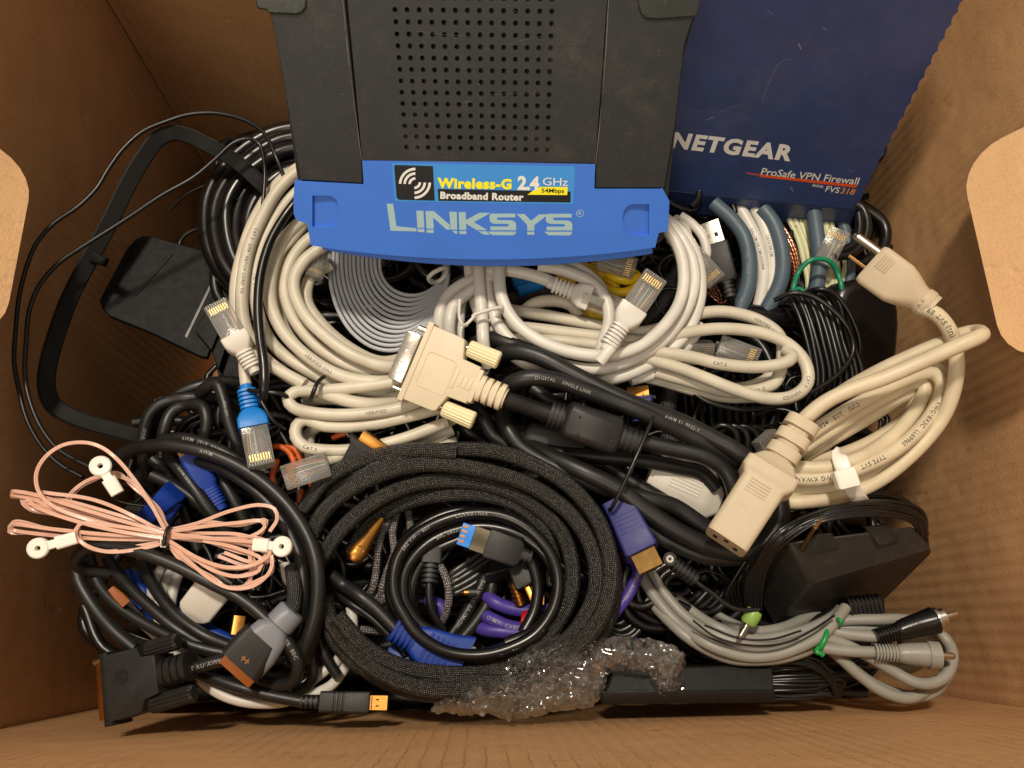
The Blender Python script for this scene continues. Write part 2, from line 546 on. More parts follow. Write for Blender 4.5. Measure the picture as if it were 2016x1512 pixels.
def carve(m, cutters):
    """cut solids out of a mesh and hand back the result as a mesh builder"""
    def ob(mm):
        me = bpy.data.meshes.new('tmp'); me.from_pydata([tuple(v * 100) for v in mm.v], [], mm.f)
        b = bmesh.new(); b.from_mesh(me); bmesh.ops.recalc_face_normals(b, faces=b.faces); b.to_mesh(me); b.free()
        o = bpy.data.objects.new('tmp', me); scene.collection.objects.link(o); return o
    A = ob(m); Bs = [ob(c) for c in cutters]
    for B in Bs:
        md = A.modifiers.new('b', 'BOOLEAN'); md.operation = 'DIFFERENCE'; md.solver = 'EXACT'; md.object = B
    bpy.context.view_layer.update()
    ev = A.evaluated_get(bpy.context.evaluated_depsgraph_get()); me = ev.to_mesh()
    out = MB(); out.add([v.co / 100 for v in me.vertices], [tuple(p.vertices) for p in me.polygons])
    ev.to_mesh_clear()
    for o in [A] + Bs:
        d = o.data; bpy.data.objects.remove(o); bpy.data.meshes.remove(d)
    return out
bx.add('side_panel', side_with_hole(XL - T, XL, .128, .196, .064, .090), KL, label='left side of the box', smooth=False)
KR = cardboard('cardboard right', (210, 163, 115), 'x')  # lighter than the left wall, its brighter lighting put into the tone
bx.add('side_panel', side_with_hole(XR, XR + T, .112, .190, .064, .090), KR, label='right side of the box', smooth=False)
m = slab(XL + .0009, XR - .0009, YB, YB + T, ZB, ZT); bx.add('side_panel', m, KB, label='shaded far side of the box')
m = slab(XL + .0009, XR - .0009, YF - T, YF, ZB, ZT); bx.add('side_panel', m, KF, label='near side of the box with creased liner')
for x0, x1 in ((XL - T, XL + .03), (XR - .03, XR + T)):
    for y0, y1 in ((YF - T - .002, YF - T - .0003), (YB + T + .0003, YB + T + .002)):
        bx.add('corner_light_seal', slab(x0, x1, y0, y1, ZB, ZT), KB, smooth=False)  # strips added outside the corners to keep light out of the slits
m = slab(XL - T, XR + T, YF - T, YB + T, ZB - T, ZB); bx.add('bottom_panel', m, KB)
def flap(side, xw, xe, y0, y1, zh, ze, zr):
    """hand hole flap pushed inwards: hinge on the wall, rounded free edge"""
    m = MB(); pts = []
    hinge = Vector((xw, 0, zh)); edge = Vector((xe, 0, ze)); r = zr
    L = (edge - hinge).length; d = (edge - hinge) / L
    out = [(y0, 0)]
    for k in range(7):
        a = math.radians(90 * k / 6); out.append((y0 + r - r * math.cos(a), L - r + r * math.sin(a)))
    for k in range(7):
        a = math.radians(90 * k / 6); out.append((y1 - r + r * math.sin(a), L - r + r * math.cos(a)))
    out.append((y1, 0))
    n = d.cross(Vector((0, 1, 0))); n = n if n.z > 0 else -n
    pts = [Vector((xw, y, zh)) + d * s for y, s in out]
    m.prism(pts, -n * .0042); m.sharp = 40
    return m
bx.add('handle_flap', flap(-1, XL, -.2068, .122, .213, .078, .040, .020), KC, label='hand hole flap folded in from the left side')
bx.add('handle_flap', flap(1, XR, .2348, .106, .213, .082, .045, .020), KC, label='hand hole flap folded in from the right side')

# ================================================================== router (black and blue)
BLK = plastic('router black', (31, 32, 33), .5, .08, .5, 2600, dust=.16)
BLK0 = plastic('router inside black', (14, 14, 13), .7, .1, 0)
BLU = plastic('router blue', (58, 116, 216), .38, .04, .12, 2400, dust=.10)
PAD = plastic('smoky pad', (48, 52, 48), .22, .1, .1, dust=.3)
LGT = plastic('logo grey green', (158, 190, 194), .45, .03, 0)
lp = Plane(Pd(945, 500, 358), Pd(1300, 492, 358), Pd(952, 0, 311))
rt = Thing('wireless_router', 'black router with blue front and perforated top, leaning at the far side', 'router')
def hp(pl, pts, off=0.0, k=None):
    if k: pts = q(k, *pts)
    return [pl.hit(x, y, off) for x, y in pts]
def pplate(m, pl, pts, off, th, k=None):
    return m.prism(hp(pl, pts, off, k), -pl.n * th / 1000)
m = MB()
pplate(m, lp, [(536, 30), (526, -140), (1380, -140), (1368, 30), (1345, 110), (1306, 470), (1288, 485), (612, 480), (584, 340), (558, 160)], -2.4, 26)
body = rt.add('body', m, BLK0, smooth=False)
m = MB(); pplate(m, lp, [(524, -140), (675, -140), (679, 0), (713, 330), (714, 361), (591, 354), (575, 260), (551, 120), (531, 20)], 0, 2.4)
top = rt.add('top_cover', m, BLK, bevel=.35)
m = MB(); pplate(m, lp, [(1199, -140), (1378, -140), (1366, 30), (1347, 90), (1330, 240), (1308, 370), (1172, 370), (1174, 325), (1196, 10)], 0, 2.4)
rt.add('top_cover', m, BLK, bevel=.35)
# perforated centre panel
HTL, HTR, HBL, HBR = [lp.hit(*p, .35) for p in q('B', (317, 57), (1243, 68), (385, 870), (1217, 886))]
NR, NCc = 13, 14
def gp(r, c):
    u = c / (NCc - 1); v = r / (NR - 1)
    a = HTL.lerp(HTR, u); b = HBL.lerp(HBR, u)
    return a + (b - a) * v
m = MB()
R0, R1 = -3, NR
E8 = [(math.cos(math.radians(22.5 + 45 * k)), math.sin(math.radians(22.5 + 45 * k))) for k in range(8)]
for r in range(R0, R1):
    for c in range(NCc):
        o = gp(r, c); du = gp(r, c + .5) - o; dv = gp(r + .5, c) - o
        hr = .00098
        un, vn = du.normalized(), dv.normalized()
        sq = [(1, .42), (.42, 1), (-.42, 1), (-1, .42), (-1, -.42), (-.42, -1), (.42, -1), (1, -.42)]
        outer = [o + du * a + dv * b for a, b in sq]
        rim = [o + un * (a * hr * 1.12) + vn * (b * hr * 1.12) for a, b in E8]
        inner = [o + un * (a * hr) + vn * (b * hr) - lp.n * .00018 for a, b in E8]
        deep = [p - lp.n * .0018 for p in inner]
        cor = [o + du * a + dv * b for a, b in ((1, 1), (-1, 1), (-1, -1), (1, -1))]
        b0 = len(m.v); m.v += outer + rim + inner + deep + cor
        for k in range(8):
            j = (k + 1) % 8
            m.f += [(b0 + k, b0 + j, b0 + 8 + j, b0 + 8 + k), (b0 + 8 + k, b0 + 8 + j, b0 + 16 + j, b0 + 16 + k), (b0 + 16 + k, b0 + 16 + j, b0 + 24 + j, b0 + 24 + k)]
        m.f += [(b0 + 0, b0 + 32, b0 + 1), (b0 + 2, b0 + 33, b0 + 3), (b0 + 4, b0 + 34, b0 + 5), (b0 + 6, b0 + 35, b0 + 7)]
a_, b_ = gp(R0 - .5, -.5), gp(R0 - .5, NCc - .5)
c_, d_ = gp(R1 - .5, -.5), gp(R1 - .5, NCc - .5)
lo = [lp.hit(*p, .35) for p in ((681, -140), (685, 0), (713, 313))]; ro = [lp.hit(*p, .35) for p in ((1198, -140), (1195, 0), (1172, 321))]
m.face([lo[0], a_, c_, lo[2], lo[1]]); m.face([ro[0], ro[1], ro[2], d_, b_])
m.face([c_, d_, ro[2], lo[2]])
for a, b in ((lo[0], lo[1]), (lo[1], lo[2]), (lo[2], ro[2]), (ro[2], ro[1]), (ro[1], ro[0])):
    m.face([a, b, b - lp.n * .0026, a - lp.n * .0026])
m.sharp = 20
rt.add('vent_grille', m, BLK)
# blue bezel
arc = [(1290, 487)] + [(1290 - 678 * t, 487 + 26 * math.sin(math.pi * t) ** .8 - 4 * t) for t in [k / 16 for k in range(1, 16)]] + [(612, 483)]
bez = [(716, 363), (713, 316), (940, 319), (1172, 323), (1170, 372), (1303, 372), (1303, 368)] + [(1318, 396), (1315, 455), (1297, 459)] + arc + [(604, 440), (584, 434), (578, 421), (578, 385), (580, 356)]
m = MB(); pplate(m, lp, bez, .1, 14)
cut = []
for cx, xo, cy, h in ((640, 612, 419, 31), (1252, 1280, 436, 31)):
    sg = 1 if xo < cx else -1
    pts = [(xo, cy - h)] + [(cx + sg * 24 * math.sin(a) ** .8, cy - h * math.copysign(abs(math.cos(a)) ** .8, math.cos(a))) for a in [math.pi * k / 14 for k in range(15)]] + [(xo, cy + h)]
    c = MB(); base = [lp.hit(x, y, 3) for x, y in pts]; c.prism(base, -lp.n * .0046)
    # the floor slopes down towards the open side
    n_ = len(pts)
    for k in range(n_):
        c.v[n_ + k] = c.v[n_ + k] - lp.n * (.0006 if pts[k][0] == xo else 0)
    cut.append(c)
m = carve(m, cut)
bz = rt.add('front_bezel', m, BLU, bevel=.5)
arc2 = [(1286, 500)] + [(1286 - 652 * t, 500 + 29 * math.sin(math.pi * t) ** .85 - 8 * t) for t in [k / 16 for k in range(1, 16)]] + [(634, 492)]
m = MB(); pplate(m, lp, [(640, 440), (1280, 440)] + arc2, -3.2, 10)
rt.add('lower_lip', m, BLU, bevel=.6)
# foot pads at the rear corners
for pts in ([(500, -140), (604, -140), (603, 14), (596, 24), (585, 29), (530, 27), (524, 20), (508, 18), (503, 8)],
            [(1238, -140), (1388, -140), (1377, 14), (1374, 30), (1366, 34), (1290, 39), (1272, 37), (1262, 28), (1257, 12)]):
    m = MB(); pplate(m, lp, pts, 1.0, 2.6); rt.add('foot_socket', m, PAD, bevel=.7)
# printing -----------------------------------------------------------
m = MB()
S1 = [(885, 1262), (1028, 1262), (1028, 1284), (925, 1284), (917, 1292), (925, 1300), (1008, 1302), (1026, 1310), (1032, 1325), (1032, 1360), (880, 1360), (880, 1338), (985, 1338), (990, 1330), (984, 1323), (898, 1321), (880, 1312), (876, 1296), (876, 1272)]
S1f = [(866, 1368), (1031, 1368), (1029, 1382), (1015, 1390), (890, 1388)]
logo = [[(268, 1203), (306, 1204), (325, 1336), (443, 1348), (445, 1367), (290, 1363)], [(443, 1245), (485, 1245), (490, 1345), (449, 1345)], [(450, 1352), (490, 1352), (491, 1372), (452, 1370)],
        [(497, 1247), (546, 1247), (640, 1328), (640, 1357), (622, 1356), (542, 1285), (546, 1351), (503, 1350)], [(503, 1357), (545, 1357), (546, 1376), (504, 1374)],
        [(638, 1250), (682, 1252), (684, 1356), (645, 1356)], [(655, 1363), (684, 1363), (685, 1381), (672, 1380)],
        [(693, 1253), (735, 1253), (736, 1300), (815, 1257), (882, 1258), (782, 1312), (862, 1359), (800, 1359), (737, 1322), (738, 1358), (697, 1358)], [(697, 1365), (738, 1365), (739, 1383), (698, 1382)],
        [(806, 1366), (858, 1366), (880, 1387), (842, 1386)], S1, S1f,
        [(1035, 1264), (1082, 1264), (1120, 1304), (1168, 1266), (1222, 1266), (1140, 1330), (1140, 1362), (1098, 1362), (1098, 1328)], [(1098, 1369), (1140, 1369), (1140, 1387), (1098, 1387)],
        [(x + 332, y + 1) for x, y in S1], [(x + 332, y + 1) for x, y in S1f]]
for p in logo: pplate(m, lp, p, .16, .1, 'B')
text_quad(m, 'R', lambda x, y: lp.hit(x, y, .16), *q('B', (1399, 1268))[0], *q('B', (1420, 1268.5))[0], 6.4, .01)
for a0 in range(0, 360, 15):
    a, b = math.radians(a0), math.radians(a0 + 15)
    pplate(m, lp, [(1410 + r_ * math.cos(t_), 1260 + r_ * .95 * math.sin(t_)) for r_, t_ in ((19.5, a), (19.5, b), (23, b), (23, a))], .16, .1, 'B')
m.sharp = 180
rt.add('logo', m, LGT, parent=bz, smooth=False)
st = MB(); pplate(st, lp, [(305, 962), (1372, 983), (1380, 990), (1372, 1198), (1364, 1207), (330, 1190), (315, 1182), (298, 970)], .20, .08, 'B')
stk = rt.add('sticker', st, plastic('sticker blue', (62, 146, 222), .25, .03, 0), label='bright blue sticker with black square and yellow lettering', smooth=False)
def ink(name, rgb): return plastic(name, rgb, .4, .02, 0)
BI, WI, YI = ink('ink black', (12, 12, 14)), ink('ink white', (228, 228, 222)), ink('ink yellow', (246, 238, 20))
m = MB(); pplate(m, lp, [(317, 974), (541, 981), (552, 1185), (340, 1180), (326, 1165), (312, 985)], .27, .05, 'B')
pplate(m, lp, [(569, 1116), (1355, 1132), (1353, 1196), (574, 1186)], .27, .05, 'B')
rt.add('sticker_panel', m, BI, parent=stk, smooth=False)
m = MB()
def arcs(m, cx, cy, rs, a0, a1, w, off):
    for r_ in rs:
        k = 12
        for i in range(k):
            a, b = math.radians(a0 + (a1 - a0) * i / k), math.radians(a0 + (a1 - a0) * (i + 1) / k)
            pplate(m, lp, [(cx + (r_ + s_) * math.cos(t_), cy + (r_ + s_) * math.sin(t_)) for s_, t_ in ((-w, a), (-w, b), (w, b), (w, a))], off, .04, 'B')
arcs(m, 437, 1088, (34, 63, 90), 182, 270, 7.5, .33)
arcs(m, 430, 1076, (34, 63, 92), 2, 88, 7.5, .33)
fl = lambda x, y: lp.hit(x, y, .33)
def tq(m, s, k, a, b, h, fn, **kw):
    (x0, y0), (x1, y1) = q(k, a, b); text_quad(m, s, fn, x0, y0, x1, y1, h, **kw)
tq(m, 'Broadband Router', 'B', (584, 1172), (1076, 1184), 13, fl, bold=.045, sp=1.08)
tq(m, '2.4', 'B', (1040, 1117), (1168, 1121), 25, fl, bold=.045)
tq(m, 'GHz', 'B', (1190, 1094), (1338, 1098), 15.5, fl, bold=.0)
rt.add('sticker_lettering', m, WI, parent=stk, smooth=False)
m = MB(); pplate(m, lp, [(1100, 1150), (1132, 1126), (1172, 1104), (1337, 1104), (1334, 1152)], .31, .04, 'B')
tq(m, 'Wireless-G', 'B', (567, 1108), (1005, 1115), 18.5, fl, bold=.05, sp=1.1)
rt.add('sticker_lettering', m, YI, parent=stk, smooth=False)
m = MB(); tq(m, '54Mbps', 'B', (1182, 1137), (1316, 1139), 8, lambda x, y: lp.hit(x, y, .36), bold=.02)
rt.add('sticker_lettering', m, BI, parent=stk, smooth=False)

# ================================================================== firewall (dark blue steel case)
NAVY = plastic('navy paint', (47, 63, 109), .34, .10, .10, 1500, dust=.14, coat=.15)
fw = Thing('firewall_appliance', 'dark navy metal firewall with silver and orange lettering, standing behind the router', 'network device')
D0 = 448
npn = Plane(Pd(1687, 413, D0), Pd(1344, 377, D0), Pd(1897, 0, D0 * .795))
edge = [(1687, 413), (1697, 388)]
ex, ey = 1698, 386
for k in range(20):
    t = k / 15.0
    x = 1699 + (1897 - 1699) * t; y = 384 - 384 * t
    edge += [(x - .8, y), (x + 2.9, y - 2.2), (x + 2.2, y - 6), (x + 3.6, y - 12), (x + 6.2, y - 19)]
m = MB()
pplate(m, npn, [(1180, 359), (1344, 377), (1520, 396)] + edge + [(1975, -150), (1170, -150)], 0, 1.2)
fw.add('case_top', m, NAVY, smooth=False, bevel=.25)
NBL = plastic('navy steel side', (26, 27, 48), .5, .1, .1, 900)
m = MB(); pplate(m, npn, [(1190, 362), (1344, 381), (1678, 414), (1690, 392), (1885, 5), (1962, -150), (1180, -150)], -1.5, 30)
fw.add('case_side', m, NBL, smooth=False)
# folded front lip
a, b = npn.hit(1175, 360, -.3), npn.hit(1686, 414, -.3)
dn = npn.hit(1672, 453, -6) ; dl = npn.hit(1175, 403, -6)
m = MB(); m.rings([[a, b, b - npn.n * .002, a - npn.n * .002], [dl, dn, dn - npn.n * .004, dl - npn.n * .004]])
fw.add('front_lip', m, NAVY, bevel=.8)
nf = lambda x, y: npn.hit(x, y, .06)
m = MB(); text_quad(m, 'NETGEAR', nf, 1319, 289, 1556, 316, 29, bold=.045, shear=.2, sp=1.16)
lg = fw.add('logo', m, plastic('logo silver', (226, 226, 222), .35, .02, 0), smooth=False)
m = MB(); text_quad(m, 'ProSafe VPN Firewall', nf, 1497, 344, 1692, 364, 14, bold=.008, shear=.22)
text_quad(m, 'MODEL', nf, 1599, 367, 1621, 370, 4.6, bold=.01, shear=.22)
text_quad(m, 'FVS', nf, 1624, 377, 1653, 380.5, 11.5, bold=.008, shear=.22)
fw.add('lettering', m, WI, smooth=False)
m = MB(); pplate(m, npn, [(375, 1020), (455, 1031), (462, 1030), (1031, 1094), (1027, 1109), (452, 1044), (455, 1036), (375, 1025)], .06, .05, 'C')
fw.add('stripe', m, ink('ink orange red', (226, 84, 22)), smooth=False)
m = MB(); text_quad(m, '318', nf, 1654, 380.5, 1683, 384, 11.5, bold=.004, shear=.3)
fw.add('lettering', m, ink('ink orange', (238, 160, 30)), smooth=False)

# ------------------------------------------------------------------ dust and scratches
def dustmat():
    t = NT('settled dust')
    tc = t.n('ShaderNodeTexCoord'); mp = t.n('ShaderNodeMapping'); mp.inputs['Location'].default_value = (-.5, -.5, 0)
    t.l(tc.outputs['UV'], mp.inputs['Vector'])
    ln = t.n('ShaderNodeVectorMath', operation='LENGTH'); t.l(mp.outputs[0], ln.inputs[0])
    fall = t.ramp(ln.outputs['Value'], [(.12, (1, 1, 1, 1)), (.5, (0, 0, 0, 1))])
    o = t.coord('Object')
    a = t.ramp(t.noise(o, 110, 6, .7), [(.42, (0, 0, 0, 1)), (.68, (1, 1, 1, 1))])
    b = t.ramp(t.noise(o, 1500, 3, .6), [(.35, (.15, .15, .15, 1)), (.65, (1, 1, 1, 1))])
    k = t.math('MULTIPLY', t.math('MULTIPLY', a, b), t.math('MULTIPLY', fall, .20))
    t.b.inputs['Base Color'].default_value = lin((132, 124, 114)); t.b.inputs['Roughness'].default_value = .9
    tr = t.n('ShaderNodeBsdfTransparent'); mx = t.n('ShaderNodeMixShader')
    t.l(k, mx.inputs[0]); t.l(tr.outputs[0], mx.inputs[1]); t.l(t.b.outputs[0], mx.inputs[2]); t.l(mx.outputs[0], t.out.inputs[0])
    return t.m
DUST = dustmat()
def dust(th, pl, x0, y0, x1, y1, off):
    m = MB(); m.face([pl.hit(x0, y1, off), pl.hit(x1, y1, off), pl.hit(x1, y0, off), pl.hit(x0, y0, off)]); m.uv[0] = ((0, 0), (1, 0), (1, 1), (0, 1))
    th.add('dust_film', m, DUST, smooth=False)
dust(rt, lp, 1050, -20, 1240, 210, .52); dust(rt, lp, 1075, 60, 1190, 180, .55); dust(rt, lp, 770, 200, 890, 330, .52); dust(rt, lp, 720, 50, 780, 110, .52)
dust(rt, lp, 960, 240, 1190, 330, .55); dust(rt, lp, 540, -60, 700, 130, .12); dust(rt, lp, 1180, 20, 1350, 300, .12); dust(rt, lp, 1205, 395, 1300, 480, -1.4); dust(rt, lp, 600, 380, 680, 465, -1.4)
dust(fw, npn, 1430, 20, 1750, 220, .09); dust(fw, npn, 1600, 150, 1860, 360, .10); dust(fw, npn, 1380, 120, 1560, 330, .11)
def scratch(m, pl, pts, w, off, k='C'):
    ps = catmull([pl.hit(x, y, off) for x, y in q(k, *pts)], .002)
    for a, b in zip(ps, ps[1:]):
        d = (b - a).normalized().cross(pl.n) * (w / 2000)
        m.face([a - d, b - d, b + d, a + d])
SCR = plastic('scratch', (150, 146, 150), .5, .2, 0)
m = MB()
for pts, w in (([(470, 610), (490, 540), (530, 450), (570, 375), (620, 350), (660, 352)], .10), ([(225, 662), (280, 636), (360, 618)], .08), ([(145, 708), (185, 690)], .3), ([(684, 255), (700, 292)], .35), ([(635, 1105), (655, 1132)], .3), ([(830, 160), (846, 178)], .2), ([(980, 1000), (1000, 1018)], .15), ([(1090, 420), (1075, 470)], .08), ([(500, 60), (540, 90)], .08)): scratch(m, npn, pts, w, .1)
fw.add('scratches', m, SCR, smooth=False, kind='stuff')
m = MB(); rs = random.Random(5)
for i in range(70):
    x = rs.uniform(560, 1330); y = rs.uniform(5, 480)
    if 575 < x < 1300: scratch(m, lp, [(x * 3, y * 3), (x * 3 + rs.uniform(-14, 14), y * 3 + rs.uniform(-9, 9))], rs.uniform(.05, .16), .5 if y < 310 and 720 < x < 1165 else .42, 'A')
for pts, w in (([(400, 180), (620, 205), (760, 214)], .05), ([(980, 265), (1100, 230), (1180, 215)], .05), ([(880, 560), (1050, 552), (1190, 552)], .05), ([(720, 603), (770, 600)], .12), ([(1280, 1240), (1345, 1233)], .1), ([(1520, 1340), (1600, 1290)], .06), ([(360, 1245), (410, 1205)], .08)): scratch(m, lp, pts, w, .5, 'B')
rt.add('scratches', m, plastic('scratch grey', (120, 116, 108), .6, .2, 0), smooth=False, kind='stuff')
SEAM = plastic('seam dust', (112, 104, 92), .9, .3, .3)
m = MB()
for pts in ([(0, -60), (8, 0), (40, 330), (80, 640), (118, 940)], [(1578, 0), (1560, 330), (1530, 700), (1502, 968)], [(120, 942), (800, 955), (1500, 970)]): scratch(m, lp, pts, .28, .0, 'B')
rt.add('seam_dust', m, SEAM, smooth=False)
# ================================================================== materials of the cables
BEIGE = plastic('beige sheath', (202, 194, 175), .42, .12, .06, 900)
WHITE = plastic('white sheath', (212, 208, 199), .38, .10, .05, 900)
CREAM = plastic('cream power cord', (208, 194, 164), .45, .10, .08, 900)
CREAMP = plastic('cream moulded plug', (194, 178, 150), .5, .04, .25, 2200)
GREY = plastic('grey sheath', (148, 147, 138), .42, .06, .06)
LGREY = plastic('light grey flat cable', (168, 171, 176), .38, .06, .05)
SLATE = plastic('slate blue sheath', (76, 92, 104), .45, .08, .08)
BLACK = plastic('black sheath', (20, 20, 20), .32, .2, .12, 900)
BLACKM = plastic('matt black sheath', (27, 27, 27), .40, .15, .14, 900, dust=.05)
BLACKG = plastic('glossy black', (15, 14, 14), .27, .2, .05)
BLACKP = plastic('black moulded plug', (24, 24, 24), .48, .12, .45, 2600, dust=.10)
BLACKD = plastic('dusty black plastic', (25, 25, 25), .46, .15, .3, 2200, dust=.10)
BLACKS = plastic('satin black stand', (12, 12, 12), .58, .15, .15, 2200, spec=.20)
PURPLE = plastic('purple sheath', (74, 58, 150), .42, .08, .08)
VIOLET = plastic('violet blue plug', (46, 48, 112), .5, .06, .2)
BLUEV = plastic('royal blue plug', (14, 56, 150), .45, .08, .15)
AZURE = plastic('azure boot', (20, 122, 205), .42, .05, .1)
YELLOW = plastic('yellow sheath', (234, 196, 20), .4, .05, .06)
ORANGE = plastic('orange sheath', (214, 96, 28), .42, .06, .06)
GREENW = plastic('green wire', (16, 128, 92), .35, .05, .04)
PALE = plastic('pale yellow green wire', (208, 208, 166), .42, .06, .05)
CREAMD = plastic('cream video plug', (214, 200, 172), .5, .04, .25, 2200)
IVORY = plastic('ivory thumbscrew', (228, 218, 176), .45, .04, .1)
WHITEP = plastic('white moulded plug', (214, 208, 196), .45, .05, .1)
RED = plastic('red cap', (180, 22, 24), .4, .05, .05)
LIME = plastic('lime green collar', (140, 176, 84), .4, .05, .05)
TIEG = plastic('green twist tie', (20, 150, 70), .35, .1, .1)
GOLD = plastic('gold plating', (176, 124, 60), .34, .1, .15, 900, metal=1.0)
GOLDC = plastic('dull gold contact', (196, 158, 96), .35, .1, .1, metal=.9)
NICKEL = plastic('nickel plating', (196, 190, 178), .25, .12, .25, 900, metal=1.0)
BRONZE = plastic('tarnished brass', (150, 112, 70), .35, .2, .2, 900, metal=1.0)
COPPER = plastic('copper strand', (206, 132, 92), .3, .1, .2, 900, metal=1.0)
INK = plastic('cable print black', (84, 80, 74), .6, .02, 0)
INKW = plastic('cable print white', (150, 150, 146), .6, .02, 0)
CLR = clear('clear plug plastic', (228, 224, 214), .14, .36)
MILK = plastic('milky nylon', (240, 236, 224), .35, .03, .05)
BRAIDK = braid('black mesh sleeve', (11, 11, 11), (190, 186, 174), 1200, 26, .33, .62, .66)
BRAIDS = braid('silver and black braid', (58, 54, 56), (196, 186, 180), 800, 10, .5, 1.0, .42)
BRAIDD = braid('dark braid', (26, 26, 27), (150, 146, 140), 1150, 20, .45, .7, .6)
WIRES = [plastic('wire ' + n, c, .4, .03, 0) for n, c in (('orange', (190, 128, 92)), ('white', (215, 208, 196)), ('green', (96, 138, 112)), ('blue', (96, 122, 170)), ('brown', (136, 104, 84)))]
def clearpink():
    t = NT('clear speaker wire')
    sp = t.n('ShaderNodeSeparateXYZ'); tc = t.n('ShaderNodeTexCoord'); t.l(tc.outputs['UV'], sp.inputs[0])
    s = t.math('ABSOLUTE', t.math('COSINE', t.math('MULTIPLY', sp.outputs[1], 2 * math.pi * 1)))
    s = t.math('ADD', t.math('MULTIPLY', s, .7), t.math('MULTIPLY', t.noise(t.coord(), 220, 3), .5))
    col = t.ramp(s, [(.25, lin((234, 204, 188))), (.9, lin((216, 166, 140)))])
    t.l(col, t.b.inputs['Base Color']); t.b.inputs['Roughness'].default_value = .3
    t.b.inputs['Coat Weight'].default_value = .6; t.b.inputs['Coat Roughness'].default_value = .15
    t.b.inputs['Subsurface Weight'].default_value = .1; t.b.inputs['Subsurface Radius'].default_value = (.002, .001, .0006)
    return t.m
PINK = clearpink()
def coppers():
    t = NT('clear jacket over copper')
    sp = t.n('ShaderNodeSeparateXYZ'); tc = t.n('ShaderNodeTexCoord'); t.l(tc.outputs['UV'], sp.inputs[0])
    s = t.math('SINE', t.math('MULTIPLY', t.math('ADD', t.math('MULTIPLY', sp.outputs[0], 700), t.math('MULTIPLY', sp.outputs[1], 6)), math.pi))
    t.l(t.ramp(s, [(0, lin((96, 52, 30))), (1, lin((196, 124, 84)))]), t.b.inputs['Base Color'])
    t.b.inputs['Roughness'].default_value = .25; t.b.inputs['Metallic'].default_value = .7; t.b.inputs['Coat Weight'].default_value = .8
    return t.m
COPJ = coppers()

# ================================================================== plug builders, local millimetres, x = towards the tip
def ribs(m, f, x0, x1, hy, hz, n, slim=.78, rnd=.8, gap=.5, cy=0, cz=0):
    """strain relief: n collars with thinner necks between"""
    p = (x1 - x0) / n; secs = []
    for i in range(n):
        a = x0 + p * i; b = a + p * (1 - gap)
        secs += [(a, hy * slim, hz * slim, rnd, cy, cz), (a + .02, hy, hz, rnd, cy, cz), (b, hy, hz, rnd, cy, cz), (b + .02, hy * slim, hz * slim, rnd, cy, cz)]
    secs.append((x1, hy * slim, hz * slim, rnd, cy, cz))
    loft(m, f, secs, 3)
def rj45(th, a, b, boot=None, roll=0, sc=1.0, bootlen=16, ribn=5, lab=None, flip=False):
    """8P8C plug: a = cable end pixel(z), b = tip pixel(z); contacts face up unless flip"""
    f = fr(a, b, roll)
    L = f.len; x0 = L - 21 * sc
    k = sc
    up = -1 if flip else 1
    m = MB()
    hw, hh = 5.85 * k, 4.0 * k
    loft(m, f, [(x0, hw * .96, hh * .85, .15), (x0 + .6, hw, hh, .12), (x0 + 12 * k, hw, hh, .1), (x0 + 12.4 * k, hw * .99, hh * .94, .1), (L - .5, hw * .99, hh * .9, .1), (L, hw * .95, hh * .84, .15)])
    for i in range(9):   # ribs between contacts
        y = (-4.6 + 9.2 * i / 8) * k
        box(m, f, x0 + 14.6 * k, L - .1, y - .16 * k, y + .16 * k, up * hh * .88 - .1, up * hh * .88 + .75 * k * up)
    p = th.add('plug', m, CLR, label=lab)
    m = MB()
    for i in range(8):
        y = (-4.03 + 1.15 * i) * k
        box(m, f, x0 + 15.6 * k, L - 2.2, y - .24 * k, y + .24 * k, up * hh * .9 - .35, up * (hh * .9) + .12)
    th.add('contacts', m, GOLDC, parent=p)
    for wi, cols in enumerate(((0, 5), (1, 3), (2, 6), (4, 7))):
        m = MB()
        for i in cols:
            y = (-4.03 + 1.15 * i) * k
            sweep(m, catmull([f.p(x0 + 1, y * .6, 0), f.p(x0 + 7 * k, y * .9, up * 1.2), f.p(x0 + 15 * k, y, up * 1.9 * k)], .003), .00034 * k, 6)
        th.add('wire', m, WIRES[wi], parent=p)
    m = MB()
    box(m, f, x0 + 2, x0 + 17 * k, -2.9 * k, 2.9 * k, -up * hh - .5, -up * hh + .3)
    loft(m, f, [(x0 - 2 * k, 1.7 * k, .5 * k, .2, 0, -up * (hh + 3.4 * k)), (x0 + 8 * k, 2.1 * k, .55 * k, .2, 0, -up * (hh + 2 * k)), (x0 + 18 * k, 2.4 * k, .6 * k, .2, 0, -up * (hh + .3))])
    th.add('latch', m, CLR, parent=p)
    if boot:
        m = MB()
        loft(m, f, [(x0 - bootlen * .42, 3.6 * k, 3.2 * k, .7), (x0 - bootlen * .30, 5.2 * k, 4.2 * k, .5), (x0 - bootlen * .12, 6.5 * k, 4.9 * k, .3), (x0 + .6 * k, 6.6 * k, 5.0 * k, .22), (x0 + 2.6 * k, 6.6 * k, 5.0 * k, .22)])
        ribs(m, f, x0 - bootlen, x0 - bootlen * .38, 4.2 * k, 3.9 * k, ribn, .74, .6, .42)
        loft(m, f, [(x0 - bootlen - 3, 2.7 * k, 2.7 * k, 1), (x0 - bootlen * .4, 3.0 * k, 3.0 * k, 1)])
        th.add('boot', m, boot)
    return f
